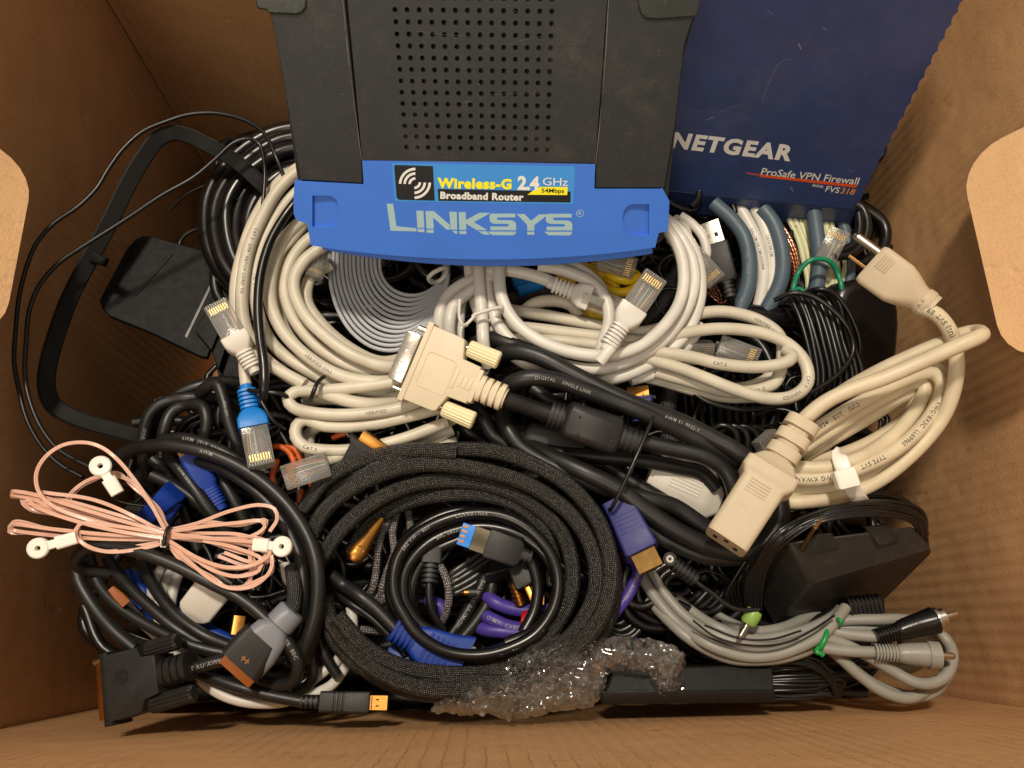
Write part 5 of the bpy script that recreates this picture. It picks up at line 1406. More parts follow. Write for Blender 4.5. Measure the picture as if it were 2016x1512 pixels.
# ================================================================== bottom right
coil('thick_black_cord', 'nested loops of black cord between violet plug and wall adapter', 'cable', BLACKG,
     [ell(1340, 1150, 118 - i * 17, 82 - i * 12, -18, 20 + i * 9, 200 + i * 24, 12, -6, -2, .1, i + 40) for i in range(6)] +
     [q('I', (-40, 540), (60, 590), (160, 600), (230, 560), (270, 500)), q('I', (-60, 620, -4), (60, 660), (180, 665), (280, 620), (330, 580)), q('H', (1690, 330), (1670, 440), (1700, 530), (1780, 560), (1860, 530))], 18, -24, 1.4)
coil('thick_black_cord', 'small black cord loops just right of the mesh coil, above the bubble wrap', 'cable', BLACK,
     [ell(1215, 1215, 52 - i * 12, 40 - i * 9, 30, 0, 330, 12, 0, -3, .1, i + 60) for i in range(4)], 14, -28, 1.0)
t = Thing('audio_video_cable', 'grey coiled audio cable with two round plugs at lower right', 'cable')
m = MB(); t.paths = []
RC = [
 q('I', (-262, 250, -26), (-250, 340, -20), (-220, 420, -14), (-120, 560, -12), (0, 680, -8), (150, 780), (350, 850, 2), (520, 850, 3), (680, 800, 4), (820, 730, 4), (900, 650, 2), (960, 570, -4)),
 q('I', (-215, 230, -28), (-205, 310, -22), (-180, 380, -18), (-60, 540, -14), (60, 650, -10), (180, 720, -4), (380, 795), (560, 800), (700, 760), (850, 690), (930, 600, -6)),
 q('I', (-60, 480, -24), (20, 560, -18), (100, 620, -14), (200, 680, -8), (380, 745, -6), (560, 740, -6), (740, 690, -6), (880, 620, -10), (940, 560, -20)),
 q('I', (40, 500, -28), (100, 550, -24), (180, 600, -20), (280, 660, -14), (420, 705, -12), (560, 690, -14), (700, 640, -22), (860, 560, -32)),
 q('I', (-200, 520, -18), (-110, 620, -12), (0, 720, -6), (120, 800, -4), (280, 865, -2), (420, 875), (600, 855), (760, 800, -2), (860, 720, -8), (920, 640, -14)),
 q('I', (830, 690, -2), (920, 715, 0), (1040, 730, 2), (1160, 738, 4)),
 q('I', (680, 790, -2), (800, 800, 0), (960, 820, 2), (1160, 830, 4)),
 q('I', (860, 650, -8), (980, 640, -6), (1150, 640, -4), (1310, 640, -4), (1450, 670, -6), (1530, 720, -6), (1585, 790, -4), (1598, 870, 0), (1560, 960, 2), (1470, 1010, 2), (1370, 1005, 2), (1240, 940, 0), (1090, 850, 0), (960, 780, 0), (840, 740, 0)),
 q('I', (880, 680, -10), (1000, 690, -8), (1150, 690, -8), (1350, 740, -12), (1520, 740, -12), (1575, 850, -10), (1560, 980, -8), (1450, 1050, -6), (1330, 1100, -4), (1180, 1060, -4), (1040, 960, -4), (930, 860, -4), (840, 780, -4)),
 q('I', (1100, 880, -16), (1200, 910, -14), (1330, 920, -14), (1400, 890, -16)),
 q('I', (840, 760, -8), (960, 880, -10), (1100, 1000, -10), (1250, 1070, -10), (1380, 1090, -8), (1480, 1060, -8), (1540, 990, -8), (1560, 900, -10), (1500, 800, -14), (1390, 760, -16), (1280, 760, -16)),
]
for pts in RC: t.paths.append(cable(m, pts, 22.5, -8, 10, wobble=.6))
t.add('sheath', m, GREY)
def rca(a, b, bodym, ribm, lab):
    f = fr(a, b); L = f.len
    m = MB(); ribs(m, f, 0, 11, 3.9, 3.9, 8, .72, 1, .4); loft(m, f, [(0, 2.6, 2.6, 1), (11, 3.2, 3.2, 1)]); b_ = t.add('boot', m, ribm)
    m = MB(); loft(m, f, [(10.5, 3.8, 3.8, 1), (12, 4.4, 4.4, 1), (18, 5.0, 5.0, 1), (27, 5.9, 5.9, 1), (L - 11.5, 6.1, 6.1, 1), (L - 11, 5.8, 5.8, 1)], 6)
    for k_ in range(3): loft(m, f, [(14 + k_ * 1.7, 4.8 + k_ * .12, 4.8 + k_ * .12, 1), (14.7 + k_ * 1.7, 4.9 + k_ * .12, 4.9 + k_ * .12, 1)], 6)
    p = t.add('plug', m, bodym, label=lab)
    m = MB(); loft(m, f, [(L - 11.3, 5.2, 5.2, 1), (L - 11, 5.4, 5.4, 1), (L - 9.5, 5.4, 5.4, 1), (L - 9.4, 4.2, 4.2, 1), (L - 6.8, 4.3, 4.3, 1), (L - 6.7, 3.8, 3.8, 1), (L - 7.5, 3.5, 3.5, 1)], 6); t.add('plug_shell', m, NICKEL, parent=p)
    m = MB(); loft(m, f, [(L - 9, 1.6, 1.6, 1), (L - 1.4, 1.6, 1.6, 1), (L - .4, 1.2, 1.2, 1), (L, .6, .6, 1)], 5); t.add('pin', m, NICKEL, parent=p)
rca(q('I', (1140, 742, -3))[0], q('I', (1632, 596, 4))[0], BLACKG, BLACKG, 'black round plug, the upper one')
rca(q('I', (1135, 828, -3))[0], q('I', (1610, 852, 4))[0], GREY, GREY, 'grey round plug, the lower one')
ring_tie(t, 'twist_tie', q('I', (845, 700))[0], q('I', (795, 815))[0], 11, -4, TIEG, drop=12, over=3, n=6)
m = MB(); cable(m, q('I', (800, 800, 2), (790, 830, 3), (815, 835, 3), (830, 850, 3)), 10, -3, 6); cable(m, q('I', (915, 625, 0), (935, 640, 2), (930, 660, 0)), 8, -2, 6); t.add('twist_tie', m, TIEG)
# thin strands of cord on the grey loops
coil('thin_black_wire', 'pair of thin black wires lying on the grey audio cable loops', 'wire', BLACK, [q('I', (60, 640), (200, 740), (420, 790, 2), (600, 775, 2), (760, 700, 2), (900, 610)), q('I', (130, 670), (330, 745), (520, 752, 2), (700, 700, 2))], 4.5, 2, .5, n=6)
t = Thing('ribbed_black_plug', 'black ribbed plug standing between wall adapter and grey cable', 'plug')
m = MB(); f = fr(q('I', (960, 590, -18))[0], q('I', (1155, 570, -18))[0]); ribs(m, f, 0, f.len, 7, 6, 8, .85, .5, .35); t.add('plug', m, BLACKG)

# wall adapter
t = Thing('wall_adapter', 'square black wall adapter with brass prong, wrapped in thin cord', 'charger')
TQ = [P(1550, 1066, 10), P(1796, 1036, 12), P(1834, 1080, 2), P(1598, 1150, 0)]
MQ = [P(1522, 1092, -6), P(1812, 1046, -12), P(1836, 1090, -10), P(1578, 1176, -10)]
BQ = [P(1480, 1150, -42), P(1760, 1075, -46), P(1742, 1182, -44), P(1526, 1240, -38)]
WBL = plastic('wall adapter black', (33, 32, 30), .5, .12, .5, 2200, dust=.22, spec=.6)
m = MB(); m.rings([BQ, [a.lerp(b, .6) for a, b in zip(BQ, MQ)], MQ, TQ]); t.add('body', m, WBL, bevel=1.5)
plw = Plane(TQ[0], TQ[1], TQ[3])
m = MB()
for pts in (q('I', (670, 215), (760, 255), (930, 210), (880, 130), (800, 130)), q('I', (1075, 90), (1160, 200), (1285, 165), (1215, 75))): pplate(m, plw, pts, .06, 1.2)
t.add('recess', m, plastic('recess shade black', (18, 18, 17), .6, .1, .2, dust=.2), smooth=False)  # thin raised plates, coloured dark for the shade inside the recesses
m = MB(); a, b = P(*q('I', (712, 195, 8))[0]), P(*q('I', (800, 68, 26))[0]); g = Fr(a, b); box(m, g, 0, g.len, -.8, .8, -3.2, 3.2, .1); t.add('prong', m, BRONZE)
m = MB()
for i in range(7):
    o = i * 9
    cable(m, [(1812 + i * 2, 1085 - i * 3, -6), (1800 + i * 2, 1030 - i * 4, 12 - i), (1740, 1012 - i * 4, 18 - i), (1660, 1014 - i * 3, 20 - i), (1600 - i, 1030 - i * 2, 18 - i), (1550 - i * 3, 1062 - i * 2, 12), (1512 - i * 3, 1105, 2), (1494 - i * 4, 1160, -10), (1492 - i * 3, 1210 + i, -24)], 6.5, 2, shape='zip', wobble=1.2)
for i in range(9):
    cable(m, [(1560 - i * 8, 1035 + i * 4, 0), (1500 - i * 6, 1080 + i * 6, -8), (1470 - i * 5, 1140 + i * 4, -14), (1478 - i * 4, 1200, -22)], 8, 0, 7, wobble=1.6)
for i in range(4): cable(m, [(1560 + i * 6, 1010 - i * 5, -4), (1640, 985 - i * 3, 2), (1740, 978 - i * 2, 2), (1800, 1000, -2), (1822 + i, 1050, -12)], 9, 0, 7, wobble=1.2)
t.add('cord', m, BLACKG)

# black bar and its cord
t = Thing('sensor_bar', 'glossy black bar shaped adapter lying at the front, right of bubble wrap', 'adapter')
a, b, c_, d_ = P(1208, 1318, -12), P(1521, 1306, -12), P(1525, 1372, -7), P(1188, 1376, -7)
m = MB(); dn = Vector((0, 0, -.02)); m.rings([[a + dn, b + dn, c_ + dn, d_ + dn], [a, b, c_, d_]])
t.add('body', m, plastic('satin black bar', (24, 26, 25), .42, .08, .15, 1500, dust=.06, spec=.3), bevel=.8)
e0, e1 = P(1186, 1374, -5), P(1527, 1370, -5); m = MB()
m.rings([[e0, e1, e1 + Vector((0, .0028, 0)), e0 + Vector((0, .0028, 0))], [e0 + Vector((0, -.0028, -.001)), e1 + Vector((0, -.0028, -.001)), e1 + Vector((0, -.0004, -.026)), e0 + Vector((0, -.0004, -.026))]])
t.add('front_edge', m, BLACKG, bevel=.4)
m = MB(); m.prism([P(1207, 1364, -7.1), P(1524, 1359, -7.1), P(1524, 1361, -7.1), P(1207, 1366, -7.1)], Vector((0, 0, .0003))); t.add('groove', m, BLACKG)
coil('bar_cord', 'bundle of thin black cord folded beside the right end of the black bar', 'cable', BLACKG,
     [[(1490, 1312 + k * 6, -4), (1560, 1306 + k * 7), (1610, 1310 + k * 6), (1650 + (k % 3) * 4, 1335 + (k % 4) * 6, -1), (1655 - k, 1350 + (k % 4) * 6, -3), (1600, 1345 + k * 4, -4), (1520, 1340 + k * 5, -6)] for k in range(9)] +
     [[(1500, 1300 + k * 5, 2), (1560, 1292 + k * 5, 4), (1610, 1305 + k * 5, 4), (1640, 1340 + k * 3, 2), (1646, 1370, 0)] for k in range(4)], 8.5, -16, 1.5, n=7)

# ================================================================== bottom left
t = Thing('computer_monitor_cable', 'thick black printed cable in wide rings with a black screw plug, lower left', 'cable')
m = MB(); t.paths = []
ML = [
 ([(225, 912, -14), (245, 893, -6), (285, 880, 0), (333, 876, 4), (400, 888, 6), (467, 916, 6), (530, 960, 6), (578, 1012, 6), (610, 1070, 6), (624, 1130, 6), (622, 1195, 4), (608, 1250, 2), (585, 1300, -2)], 27),
 ([(320, 868, -4), (365, 864, 0), (420, 880, 2), (480, 915, 2), (540, 970, 2), (588, 1030, 2), (618, 1100, 2), (628, 1170, 0), (618, 1240, -2), (600, 1300, -6)], 25),
 ([(370, 905, -8), (440, 925, -4), (500, 965, -4), (550, 1020, -4), (585, 1085, -4), (598, 1150, -4), (595, 1220, -6), (580, 1275, -8)], 25),
 ([(215, 1130, -14), (160, 1120, -6), (150, 1100, 0), (175, 1078, 4), (225, 1078, 6), (290, 1092, 8), (345, 1112, 8), (410, 1144, 8), (475, 1180, 8), (530, 1226, 8), (570, 1270, 6), (588, 1310, 4), (578, 1340, 0), (545, 1350, -4), (500, 1346, -8), (455, 1340, -10)], 25),
 ([(150, 1105, -8), (155, 1140, -8), (180, 1185, -8), (220, 1235, -10), (265, 1275, -12)], 27),
 ([(175, 1095, -14), (195, 1150, -12), (235, 1195, -10), (290, 1230, -8), (350, 1258, -6), (420, 1280, -6), (490, 1290, -8)], 23),
 ([(210, 1100, -18), (240, 1140, -12), (290, 1190, -8), (350, 1240, -6), (420, 1280, -8), (470, 1300, -10)], 23),
 ([(280, 1105, -18), (300, 1150, -12), (345, 1210, -6), (400, 1250, -4), (455, 1272, -6)], 23),
 ([(615, 1180, -14), (625, 1240, -14), (640, 1290, -14), (665, 1330, -16)], 20),
 ([(300, 935, -18), (350, 960, -18), (420, 1020, -18), (470, 1100, -18)], 24),
 ([(600, 1240, -12), (612, 1290, -12), (612, 1340, -14), (580, 1365, -16)], 22),
 ([(345, 1325, 2), (390, 1312, 4), (440, 1300, 4), (500, 1300, 0), (560, 1290, -4), (592, 1260, -6)], 24),
]
for pts, w in ML: t.paths.append(cable(m, pts, w, -2, 12, wobble=.7))
t.add('sheath', m, BLACKM)
prints(t, [(1, 'AWM  2919  E119932-T  RU AWM STYLE', (365, 864)), (0, 'AWM', (400, 888)), (3, 'COPARTNER  80C', (525, 1222)), (11, '32-T RU AWM', (365, 1315))], INKW, 1.7)
f = fr((368, 1312, 4), (206, 1360, -8), 6); L = f.len
m = MB(); ribs(m, f, -2, 12, 6.0, 5.4, 4, .84, .8, .3); loft(m, f, [(0, 4.6, 4.4, 1), (13, 5.6, 5, .8)]); t.add('boot', m, BLACKP)
m = MB(); plate(m, f, [(11, 8), (18, 9), (20, 13.4), (L - 7, 13.8), (L - 7, 15.2), (L - 3, 15.2), (L - 3, -15.2), (L - 7, -15.2), (L - 7, -13.8), (20, -13.4), (18, -9), (11, -8)], -7, 5.5, .8)
for y in (4, -4):
    pass
cyl(m, Fr(f.p(28, -3, 5), f.p(28, -3, 9)), 0, .8, 3.4, 3.2); p = t.add('plug', m, BLACKP, label='black screw plug resting against the left wall')
m = MB(); plate(m, f, [(L - 3, 12), (L + 1.2, 12), (L + 1.2, -12), (L - 3, -12)], -4.5, 3, .3); t.add('plug_shell', m, GOLD, parent=p)
for sy in (1, -1):
    m = MB(); rings = []
    for x, r_ in ((-3 if sy > 0 else 2, 2.6), (-2 if sy > 0 else 3, 3.6), (17, 3.6), (18, 3)):
        rings.append([f.p(x, sy * 11.4 + (r_ + (.2 if j % 2 else -.2)) * math.cos(2 * math.pi * j / 32), 1 + (r_ + (.2 if j % 2 else -.2)) * math.sin(2 * math.pi * j / 32)) for j in range(32)])
    m.rings(rings); m.sharp = 20; t.add('thumbscrew', m, BLACKP, parent=p)
m = MB(); cyl(m, f, L - 4, L + 4, 1.2, y=-13, z=0); t.add('screw', m, NICKEL, parent=p)

t = Thing('black_media_cable', 'black media cable with gold tipped plug lying along the near wall', 'cable')
m = MB(); cable(m, [(380, 1318, -6), (420, 1333, -2), (467, 1350), (530, 1368), (600, 1382)], 24, -6, 12); t.add('sheath', m, BLACKM)
hdmi(t, (594, 1381, -6), (764, 1384, -4), BLACKP, hw=4.6, hh=4.2, tip=7.6, tipw=2.9, tiph=2.2, taper=.95, riblen=8)

t = Thing('grey_orange_video_cable', 'mesh sleeved cable with grey and black plug and orange tip, lower left', 'cable')
f = fr((586, 1190, 6), (452, 1338, 6)); L = f.len
m = MB(); loft(m, f, [(3, 5.6, 5.2, 1), (4, 6.3, 6, 1), (11, 6.6, 6.2, .95), (11.5, 5.8, 5.4, .95)], 6); t.add('collar', m, plastic('plug grey', (126, 130, 138), .42, .05, .1))
m = MB(); loft(m, f, [(11, 5, 4.6, .9), (15, 8.2, 6, .7), (24, 9.8, 6.4, .6), (32, 9.6, 6, .6)], 6); p = t.add('plug', m, plastic('plug grey', (126, 130, 138), .42, .05, .1))
m = MB(); loft(m, f, [(19, 9.0, 6.0, .6, -1.6, .3), (24, 9.9, 6.5, .6, -1.3, .3), (33, 10.2, 6.7, .5, -.5, .3), (L - 8, 10.2, 6.3, .45), (L - 7.3, 9.6, 5.8, .45)], 6)
t.add('plug_cover', m, BLACKP, parent=p)
m = MB()
for a_ in (0, 1): box(m, f, 28, 30.4, -1.9 + a_ * 2, -1.4 + a_ * 2, 6.7, 6.95); box(m, f, 28.9, 29.4, -2.6 + a_ * 2, -.7 + a_ * 2, 6.7, 6.95)
t.add('emblem', m, plastic('emblem orange', (170, 110, 44), .4, .05, 0), parent=p)
m = MB(); loft(m, f, [(L - 7.5, 8.6, 3, .2), (L - 3, 8.4, 2.8, .2)]); t.add('plug_tip', m, plastic('orange tip cap', (150, 84, 26), .35, .1, .1), parent=p)
m = MB(); cable(m, q('G', (1720, 330, -4), (1735, 420, 0), (1740, 500, 2), (1720, 580, 5), (1670, 640, 7)), 30, -2, 14, step=.0015); t.add('sheath', m, BRAIDD)

t = Thing('white_display_plug', 'white flat adapter plug beneath the pink speaker wire, lower left', 'plug')
f = fr((366, 1228, -14), (444, 1128, -8)); L = f.len
m = MB(); loft(m, f, [(-3, 2.6, 2.4, 1), (3, 3.0, 2.8, .8), (6, 7, 4, .4), (8, 8.2, 4.4, .35), (20, 8.4, 4.5, .35), (22, 7.2, 4, .4)], 4); p = t.add('plug', m, WHITEP)
m = MB(); loft(m, f, [(22, 6.4, 3.4, .4), (27, 6.4, 3.4, .4), (28, 5.4, 2.9, .4)], 4); t.add('plug_shell', m, NICKEL, parent=p)
m = MB(); cable(m, [(368, 1222, -12), (360, 1240, -14), (350, 1262, -20)], 13, 0); t.add('sheath', m, WHITE)
t = coil('white_charging_cable', 'white cable arcs glimpsed under the black rings, lower left', 'cable', WHITE,
     [[(345, 1110, -4), (322, 1160), (312, 1210), (330, 1262), (370, 1310), (420, 1345), (480, 1362, -6)], [(362, 1105, -6), (342, 1160), (336, 1210), (352, 1255), (385, 1300, -6)], [(330, 1100, -10), (302, 1150), (298, 1200, -6)],
      [(240, 1180, 4), (270, 1215, 2), (315, 1255), (365, 1290), (410, 1312, -4)], [(398, 1340, 6), (430, 1364, 8), (475, 1380, 8), (540, 1384, 8), (590, 1374, 6), (650, 1352, 2), (690, 1300, -6)], [(560, 1110, 4), (566, 1140, 6), (590, 1165, 4)], [(690, 1195, 2), (694, 1225, 2), (692, 1260, 0)], [(632, 1190, 2), (650, 1215, 0), (668, 1240, -2)],
      [(600, 1350, 0), (640, 1320, 0), (672, 1290, -4), (668, 1240, -8)]], 21, -24, .5)
coil('blue_cable', 'royal blue cable curving under the white cable, lower left', 'cable', BLUEV, [[(270, 1130, -4), (285, 1175), (300, 1230, -4)], [(385, 1222), (420, 1245, 4), (470, 1268, 4), (520, 1282, -4)], [(350, 1195, -4), (392, 1230, 0), (440, 1262, 0)], [(300, 1045), (335, 1010, 4), (350, 990)], [(250, 1130, -4), (262, 1160), (280, 1200)]], 24, -26, .4)
t = Thing('orange_plug', 'small orange and clear plug tip poking out of the black cables, far left', 'plug')
f = fr((240, 1180, -8), (218, 1158, -6)); m = MB(); loft(m, f, [(-3, 2.2, 2.0, .4), (2, 2.2, 2.0, .4), (f.len, 1.6, 1.6, .5)]); t.add('plug', m, plastic('orange tip cap', (150, 84, 26), .35, .1, .1))
t = Thing('gold_plug', 'gold connector tip between the white plug and the grey orange plug', 'plug')
f = fr((472, 1215, -16), (466, 1252, -14)); m = MB(); loft(m, f, [(0, 3, 2.6, .3), (f.len, 3, 2.6, .3)]); cyl(m, f, f.len, f.len + 3, 1); t.add('plug', m, GOLD)
# blue monitor plug upper left of pink wire
t = Thing('blue_screw_plug', 'blue ribbed monitor plug and sleeve in the left pile, beside the black loops', 'plug')
f = fr(q('D', (1310, 1500, -16))[0], q('D', (1120, 1170, -10))[0]); L = f.len
m = MB(); loft(m, f, [(0, 3, 3, .8), (L * .4, 4.2, 4, .6), (L * .45, 5, 4.6, .4), (L, 5.4, 4.8, .4)])
for i in range(9): loft(m, f, [(3 + i * 1.6, 4.2, 4.0, .6), (3.7 + i * 1.6, 4.2, 4.0, .6)])
t.add('plug', m, BLUEV)
m = MB(); box(m, f, L - .5, L + 5, -4.6, 4.6, -4, 4); t.add('plug_shell', m, BRONZE)
t = Thing('blue_plug_pair', 'blue plug shells left of the black loops, above the pink wire', 'plug')
f = fr(q('D', (900, 1512, -14))[0], q('D', (1030, 1390, -8))[0]); m = MB(); loft(m, f, [(-6, 4, 3.6, .5), (4, 4.6, 4, .5), (f.len, 5.4, 4, .4)]); f = fr((325, 1020, -16), (345, 985, -14)); loft(m, f, [(0, 3, 3, .5), (f.len, 4, 3.6, .5)]); t.add('plug', m, BLUEV)
coil('orange_cable', 'thin orange cord glimpsed between azure boot and clear plug', 'cable', ORANGE, [q('D', (1600, 1130, -2), (1650, 1125), (1700, 1150), (1740, 1230), (1720, 1300, -4)), q('D', (1690, 1120), (1740, 1140), (1775, 1200), (1780, 1300, -4)), q('D', (1640, 1210, -4), (1610, 1300), (1630, 1400)), q('D', (1830, 1330), (1845, 1380), (1800, 1450, -2), (1760, 1530, -2)), q('D', (1780, 1380), (1770, 1450), (1750, 1520)), q('D', (1960, 1080), (2000, 1060), (2040, 1050))], 12, -12, .3, n=8)
t = Thing('gold_front_plug', 'black plug with wide gold front standing above the mesh coil', 'plug')
f2 = Fr(P(700, 935, -2), P(745, 865, 4)); L = f2.len
m = MB(); plate(m, f2, [(0, 9), (12, 10), (L - 5, 12.5), (L - 5, -12.5), (12, -10), (0, -9)], -5, 3, .6); p = t.add('plug', m, BLACKP)
m = MB(); plate(m, f2, [(L - 5, 8), (L, 8), (L, -10), (L - 5, -10)], -3.2, 2.4, .4); t.add('plug_shell', m, GOLD, parent=p)
# ================================================================== pink clear speaker wire with nylon toggles
t = Thing('speaker_wire_antenna', 'clear sheathed pink copper wire bundle with white nylon ends, far left', 'wire')
m = MB(); T0 = (328, 1056)
def W(*p): return list(p)
PW = [
 W((330, 1050, 6), (250, 1028, 8), (130, 990, 10), (60, 972, 10), (24, 968, 10), (26, 972, 7), (90, 988, 7), (200, 1016, 6), (328, 1052, 4)),
 W((330, 1055, 4), (230, 1036, 6), (120, 1008, 8), (62, 984, 8), (48, 988, 8), (60, 1000, 6), (150, 1022, 5), (328, 1060, 3)),
 W((330, 1062, 3), (200, 1060, 4), (80, 1050, 5), (24, 1040, 6), (26, 1032, 8), (100, 1040, 7), (220, 1052, 6), (330, 1056, 5)),
 W((330, 1066, 5), (280, 1078, 6), (210, 1084, 7), (170, 1072, 7), (150, 1052, 8), (158, 1030, 9), (210, 1030, 8), (330, 1050, 6)),
 W((330, 1045, 4), (305, 1005, 6), (272, 960, 8), (235, 938, 8), (190, 940, 7), (150, 962, 6), (128, 990, 6), (140, 1010, 6), (220, 1040, 5), (328, 1056, 4)),
 W((325, 1045, 5), (298, 995, 9), (262, 940, 13), (232, 905, 16), (200, 882, 17), (168, 873, 18), (125, 878, 18), (92, 900, 17), (75, 930, 16), (78, 965, 14), (98, 990, 12), (160, 1018, 9), (326, 1056, 5)),
 W((326, 1050, 4), (270, 1020, 8), (180, 985, 10), (80, 968, 12)),
 W((328, 1044, 5), (290, 985, 7), (255, 945, 8), (225, 935, 8)),
 W((328, 1060, 6), (250, 1046, 8), (150, 1024, 9), (75, 1000, 10), (60, 990, 9)),
 W((328, 1048, 6), (400, 1034, 8), (470, 1028, 9), (518, 1027, 9), (524, 1038, 8), (500, 1055, 7), (420, 1058, 6), (328, 1058, 5)),
 W((328, 1052, 5), (420, 1060, 8), (480, 1065, 10), (512, 1068, 12)),
 W((328, 1062, 5), (390, 1098, 8), (450, 1116, 10), (500, 1112, 10), (530, 1092, 10), (526, 1068, 10), (500, 1058, 8)),
 W((328, 1066, 4), (370, 1105, 7), (420, 1142, 9), (460, 1156, 9), (505, 1150, 9), (535, 1122, 9), (536, 1092, 9), (500, 1074, 8), (420, 1062, 7), (328, 1056, 5)),
 W((328, 1060, 4), (380, 1096, 6), (420, 1122, 7), (470, 1134, 8), (512, 1122, 8), (516, 1100, 8), (470, 1080, 7), (400, 1064, 6)),
 W((328, 1046, 4), (390, 1032, 6), (450, 1008, 8), (510, 993, 9), (540, 1000, 9), (545, 1020, 9), (530, 1045, 8)),
 W((328, 1050, 3), (400, 1050, 5), (480, 1056, 6), (528, 1080, 7), (535, 1100, 7), (500, 1110, 6), (440, 1090, 6)),
 W((328, 1064, 2), (350, 1100, 4), (390, 1140, 5), (440, 1155, 6), (490, 1148, 6), (495, 1110, 6), (490, 1080, 7)),
]
PW += [[(p[0] + (0 if abs(p[0] - 328) < 12 else random.uniform(-9, 7)), p[1] + (0 if abs(p[0] - 328) < 12 else random.uniform(-7, 8)), p[2] - 1.8) for p in pts] for pts in PW[:5] + PW[8:10] + PW[11:14] + PW[15:17]]
for i, pts in enumerate(PW): cable(m, pts, 4.0, 2, shape='zip', wobble=1.1, step=.0018)
t.add('sheath', m, PINK)
def toggle(cx, cy, z, tx, ty, tz):
    a = P(cx, cy, z); b = P(tx, ty, tz); g = Fr(a, b); L = g.len
    m = MB(); n = 20; R0 = 4.5
    ring = lambda r_, zz: [g.p(r_ * math.cos(2 * math.pi * k / n), r_ * math.sin(2 * math.pi * k / n), zz) for k in range(n)]
    m.rings([ring(.9, -1.3), ring(R0 - .5, -1.5), ring(R0, -1.0), ring(R0, 1.0), ring(R0 - .6, 1.6), ring(1.2, 1.4)], cap=False, closed=True)
    loft(m, g, [(R0 - .8, 2.0, 1.1, .5), (L * .45, 1.9, 1.1, .5), (L * .47, 3.0, 2.0, .6), (L, 2.8, 1.9, .6)], 4)
    t.add('end_tag', m, MILK)
toggle(198, 918, 20, 232, 972, 17)
toggle(76, 1079, 12, 152, 1058, 10)
toggle(556, 1076, 13, 500, 1072, 12)
ring_tie(t, 'twist_tie', (334, 1038), (326, 1078), 8, 8, BLACK, drop=9, over=3)
m = MB()
for k in range(3): cable(m, [(316 + k * 4, 1062, 8), (317 + k * 4, 1078, 8)], 4, 2, 6, wobble=0)
t.add('twist_tie', m, NICKEL)

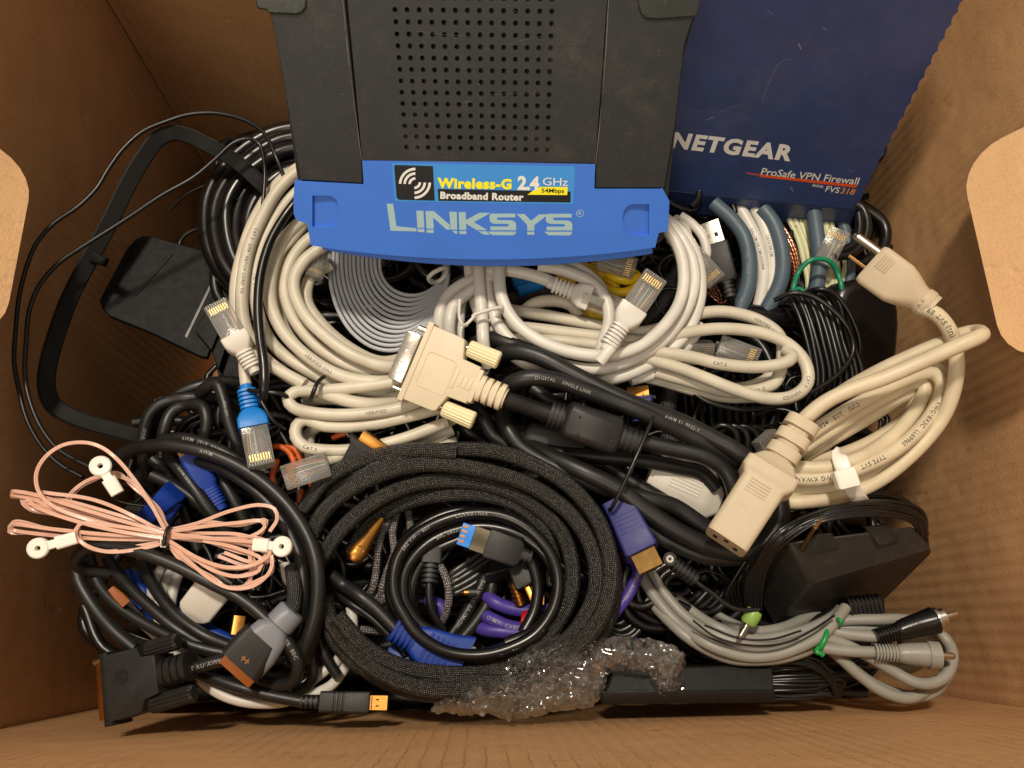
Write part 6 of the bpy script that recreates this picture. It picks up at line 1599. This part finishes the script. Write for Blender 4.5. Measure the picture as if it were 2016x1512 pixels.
# ================================================================== bubble wrap
def bubblewrap():
    outline = q('H', (528, 1172), (560, 1110), (600, 1050), (640, 1040), (700, 1062), (770, 1010), (830, 960), (920, 920), (1000, 870), (1080, 820), (1150, 775), (1230, 745), (1310, 722), (1400, 728), (1500, 742), (1600, 742), (1700, 738), (1800, 745), (1900, 765), (1970, 790), (2030, 840), (2036, 900), (2034, 960), (2030, 1010), (2010, 1055), (1960, 1080), (1910, 1092), (1870, 1060), (1845, 1010), (1810, 965), (1750, 955), (1680, 945), (1610, 930), (1570, 965), (1555, 1040), (1530, 1100), (1490, 1150), (1400, 1165), (1250, 1180), (1130, 1210), (1000, 1232), (960, 1222), (880, 1195), (780, 1195), (700, 1200), (640, 1185), (580, 1190))
    def inside(x, y):
        c = False; n = len(outline)
        for i in range(n):
            x1, y1 = outline[i]; x2, y2 = outline[i - 1]
            if (y1 > y) != (y2 > y) and x < (x2 - x1) * (y - y1) / (y2 - y1) + x1: c = not c
        return c
    def near(x, y):
        best = None
        for (x1, y1), (x2, y2) in zip(outline, outline[1:] + outline[:1]):
            t_ = max(0, min(1, ((x - x1) * (x2 - x1) + (y - y1) * (y2 - y1)) / max(1e-6, (x2 - x1) ** 2 + (y2 - y1) ** 2)))
            a, b = x1 + (x2 - x1) * t_, y1 + (y2 - y1) * t_; d = math.hypot(x - a, y - b)
            if best is None or d < best[0]: best = (d, a, b)
        return best
    def edged(x, y):
        return min(((x - x1 - (x2 - x1) * t_) ** 2 + (y - y1 - (y2 - y1) * t_) ** 2) ** .5 for (x1, y1), (x2, y2) in zip(outline, outline[1:] + outline[:1])
                   for t_ in [max(0, min(1, ((x - x1) * (x2 - x1) + (y - y1) * (y2 - y1)) / max(1e-6, (x2 - x1) ** 2 + (y2 - y1) ** 2)))])
    st_ = 4.4; idx = {}; vs = []; fs = []
    xs = [848 + i * st_ for i in range(int(518 / st_))]; ys = [1243 + j * st_ for j in range(int(182 / st_))]
    for layer in (0, 1):
        idx = {}
        for i, x in enumerate(xs):
            for j, y in enumerate(ys):
                d, ex_, ey_ = near(x, y)
                ins_ = inside(x, y)
                if not ins_ and d > st_ * .75: continue
                x_, y_ = x, y
                if d < st_ * .75 or not ins_: x_, y_ = ex_, ey_; d = 0
                dome = min(1, d / 45) ** .6
                v = Vector((x * .016, y * .016, layer * 9.0)); v = v + noise.noise_vector(v * 1.6) * .55
                n1 = noise.noise(v * 1.0); n2 = 1 - abs(noise.noise(v * 2.3)) * 2.4; n3 = 1 - abs(noise.noise(v * 5.1)) * 2.2
                cell = noise.cell(Vector((x * .06, y * .06, 3 + layer)))
                ang = noise.noise_vector(v * 1.4)
                th_ = noise.noise(Vector((x * .006, y * .008, 2))) * 3.0 + .6
                cu, su = math.cos(th_), math.sin(th_); xu, yu = x * cu + y * su, -x * su + y * cu
                fa = 1 - abs(noise.noise(Vector((xu * .010, yu * .045, layer * 4)))) * 3.0
                fb = 1 - abs(noise.noise(Vector((xu * .05, yu * .014, 7 + layer)))) * 3.0
                fold = max(0, fa) ** 2 * 5.0 + max(0, fb) ** 2 * 1.8
                if layer == 0:
                    z = -8 + dome * 13 + n1 * 4.0 + fold
                else:
                    z = -14 + dome * 4 + n1 * 2.0 + n2 * 1.2
                # bubbles
                gx = x / 14.0; gy = y / 12.2 ; row = int(round(gy)); ox = gx - (.5 if row % 2 else 0)
                dx = (ox - round(ox)) * 14; dy = (gy - row) * 12.2; rr = (dx * dx + dy * dy) ** .5 / 6.2
                if layer == 0 and rr < 1: z += .8 * (1 - rr * rr) ** .5 * max(0, n1 * 1.6)
                idx[(i, j)] = len(vs); w_ = min(1, d / 12); vs.append(P(x_ + ang.x * 3 * w_ + noise.noise(Vector((x * .09, y * .09, 5))) * 5 * (1 - w_), y_ + ang.y * 3 * w_ + noise.noise(Vector((x * .1, y * .1, 9))) * 5 * (1 - w_), z))
        for (i, j), a in idx.items():
            b, c_, d_ = idx.get((i + 1, j)), idx.get((i + 1, j + 1)), idx.get((i, j + 1))
            if None not in (b, c_, d_): fs.append((a, b, c_, d_))
    m = MB(); m.add(vs, fs); m.sharp = 50
    return m
def film():
    t = NT('bubble wrap film')
    tr = t.n('ShaderNodeBsdfTransparent'); tr.inputs[0].default_value = (.93, .92, .90, 1)
    gl = t.n('ShaderNodeBsdfGlossy'); gl.inputs['Roughness'].default_value = .13; gl.inputs[0].default_value = (1, 1, 1, 1)
    di = t.n('ShaderNodeBsdfDiffuse'); di.inputs[0].default_value = lin((220, 214, 204))
    lw = t.n('ShaderNodeLayerWeight'); lw.inputs[0].default_value = .28
    v = t.coord()
    v2 = t.coord('Object', (1, 2.2, 1), (0, 0, .5))
    ns = t.n('ShaderNodeTexNoise', noise_type='RIDGED_MULTIFRACTAL'); ns.inputs['Scale'].default_value = 130; ns.inputs['Detail'].default_value = 3; t.l(v2, ns.inputs['Vector']); ns = ns.outputs[0]
    bp = t.n('ShaderNodeBump'); bp.inputs['Strength'].default_value = .25; bp.inputs['Distance'].default_value = .0006
    t.l(ns, bp.inputs['Height']); t.l(bp.outputs[0], gl.inputs['Normal'])
    m1 = t.n('ShaderNodeMixShader'); m2 = t.n('ShaderNodeMixShader')
    t.l(t.math('ADD', t.math('MULTIPLY', lw.outputs['Facing'], .46), .20), m1.inputs[0]); t.l(tr.outputs[0], m1.inputs[1]); t.l(gl.outputs[0], m1.inputs[2])
    ms = t.ramp(t.noise(v, 130, 5, .7), [(.42, (.02, .02, .02, 1)), (.7, (.13, .13, .13, 1))])
    t.l(ms, m2.inputs[0]); t.l(m1.outputs[0], m2.inputs[1]); t.l(di.outputs[0], m2.inputs[2])
    t.l(m2.outputs[0], t.out.inputs[0])
    return t.m
t = Thing('bubble_wrap', 'crumpled piece of clear bubble wrap at the bottom, against the near wall', 'bubble wrap')
t.add('film', bubblewrap(), film())
for t_ in ALL: t_.build()
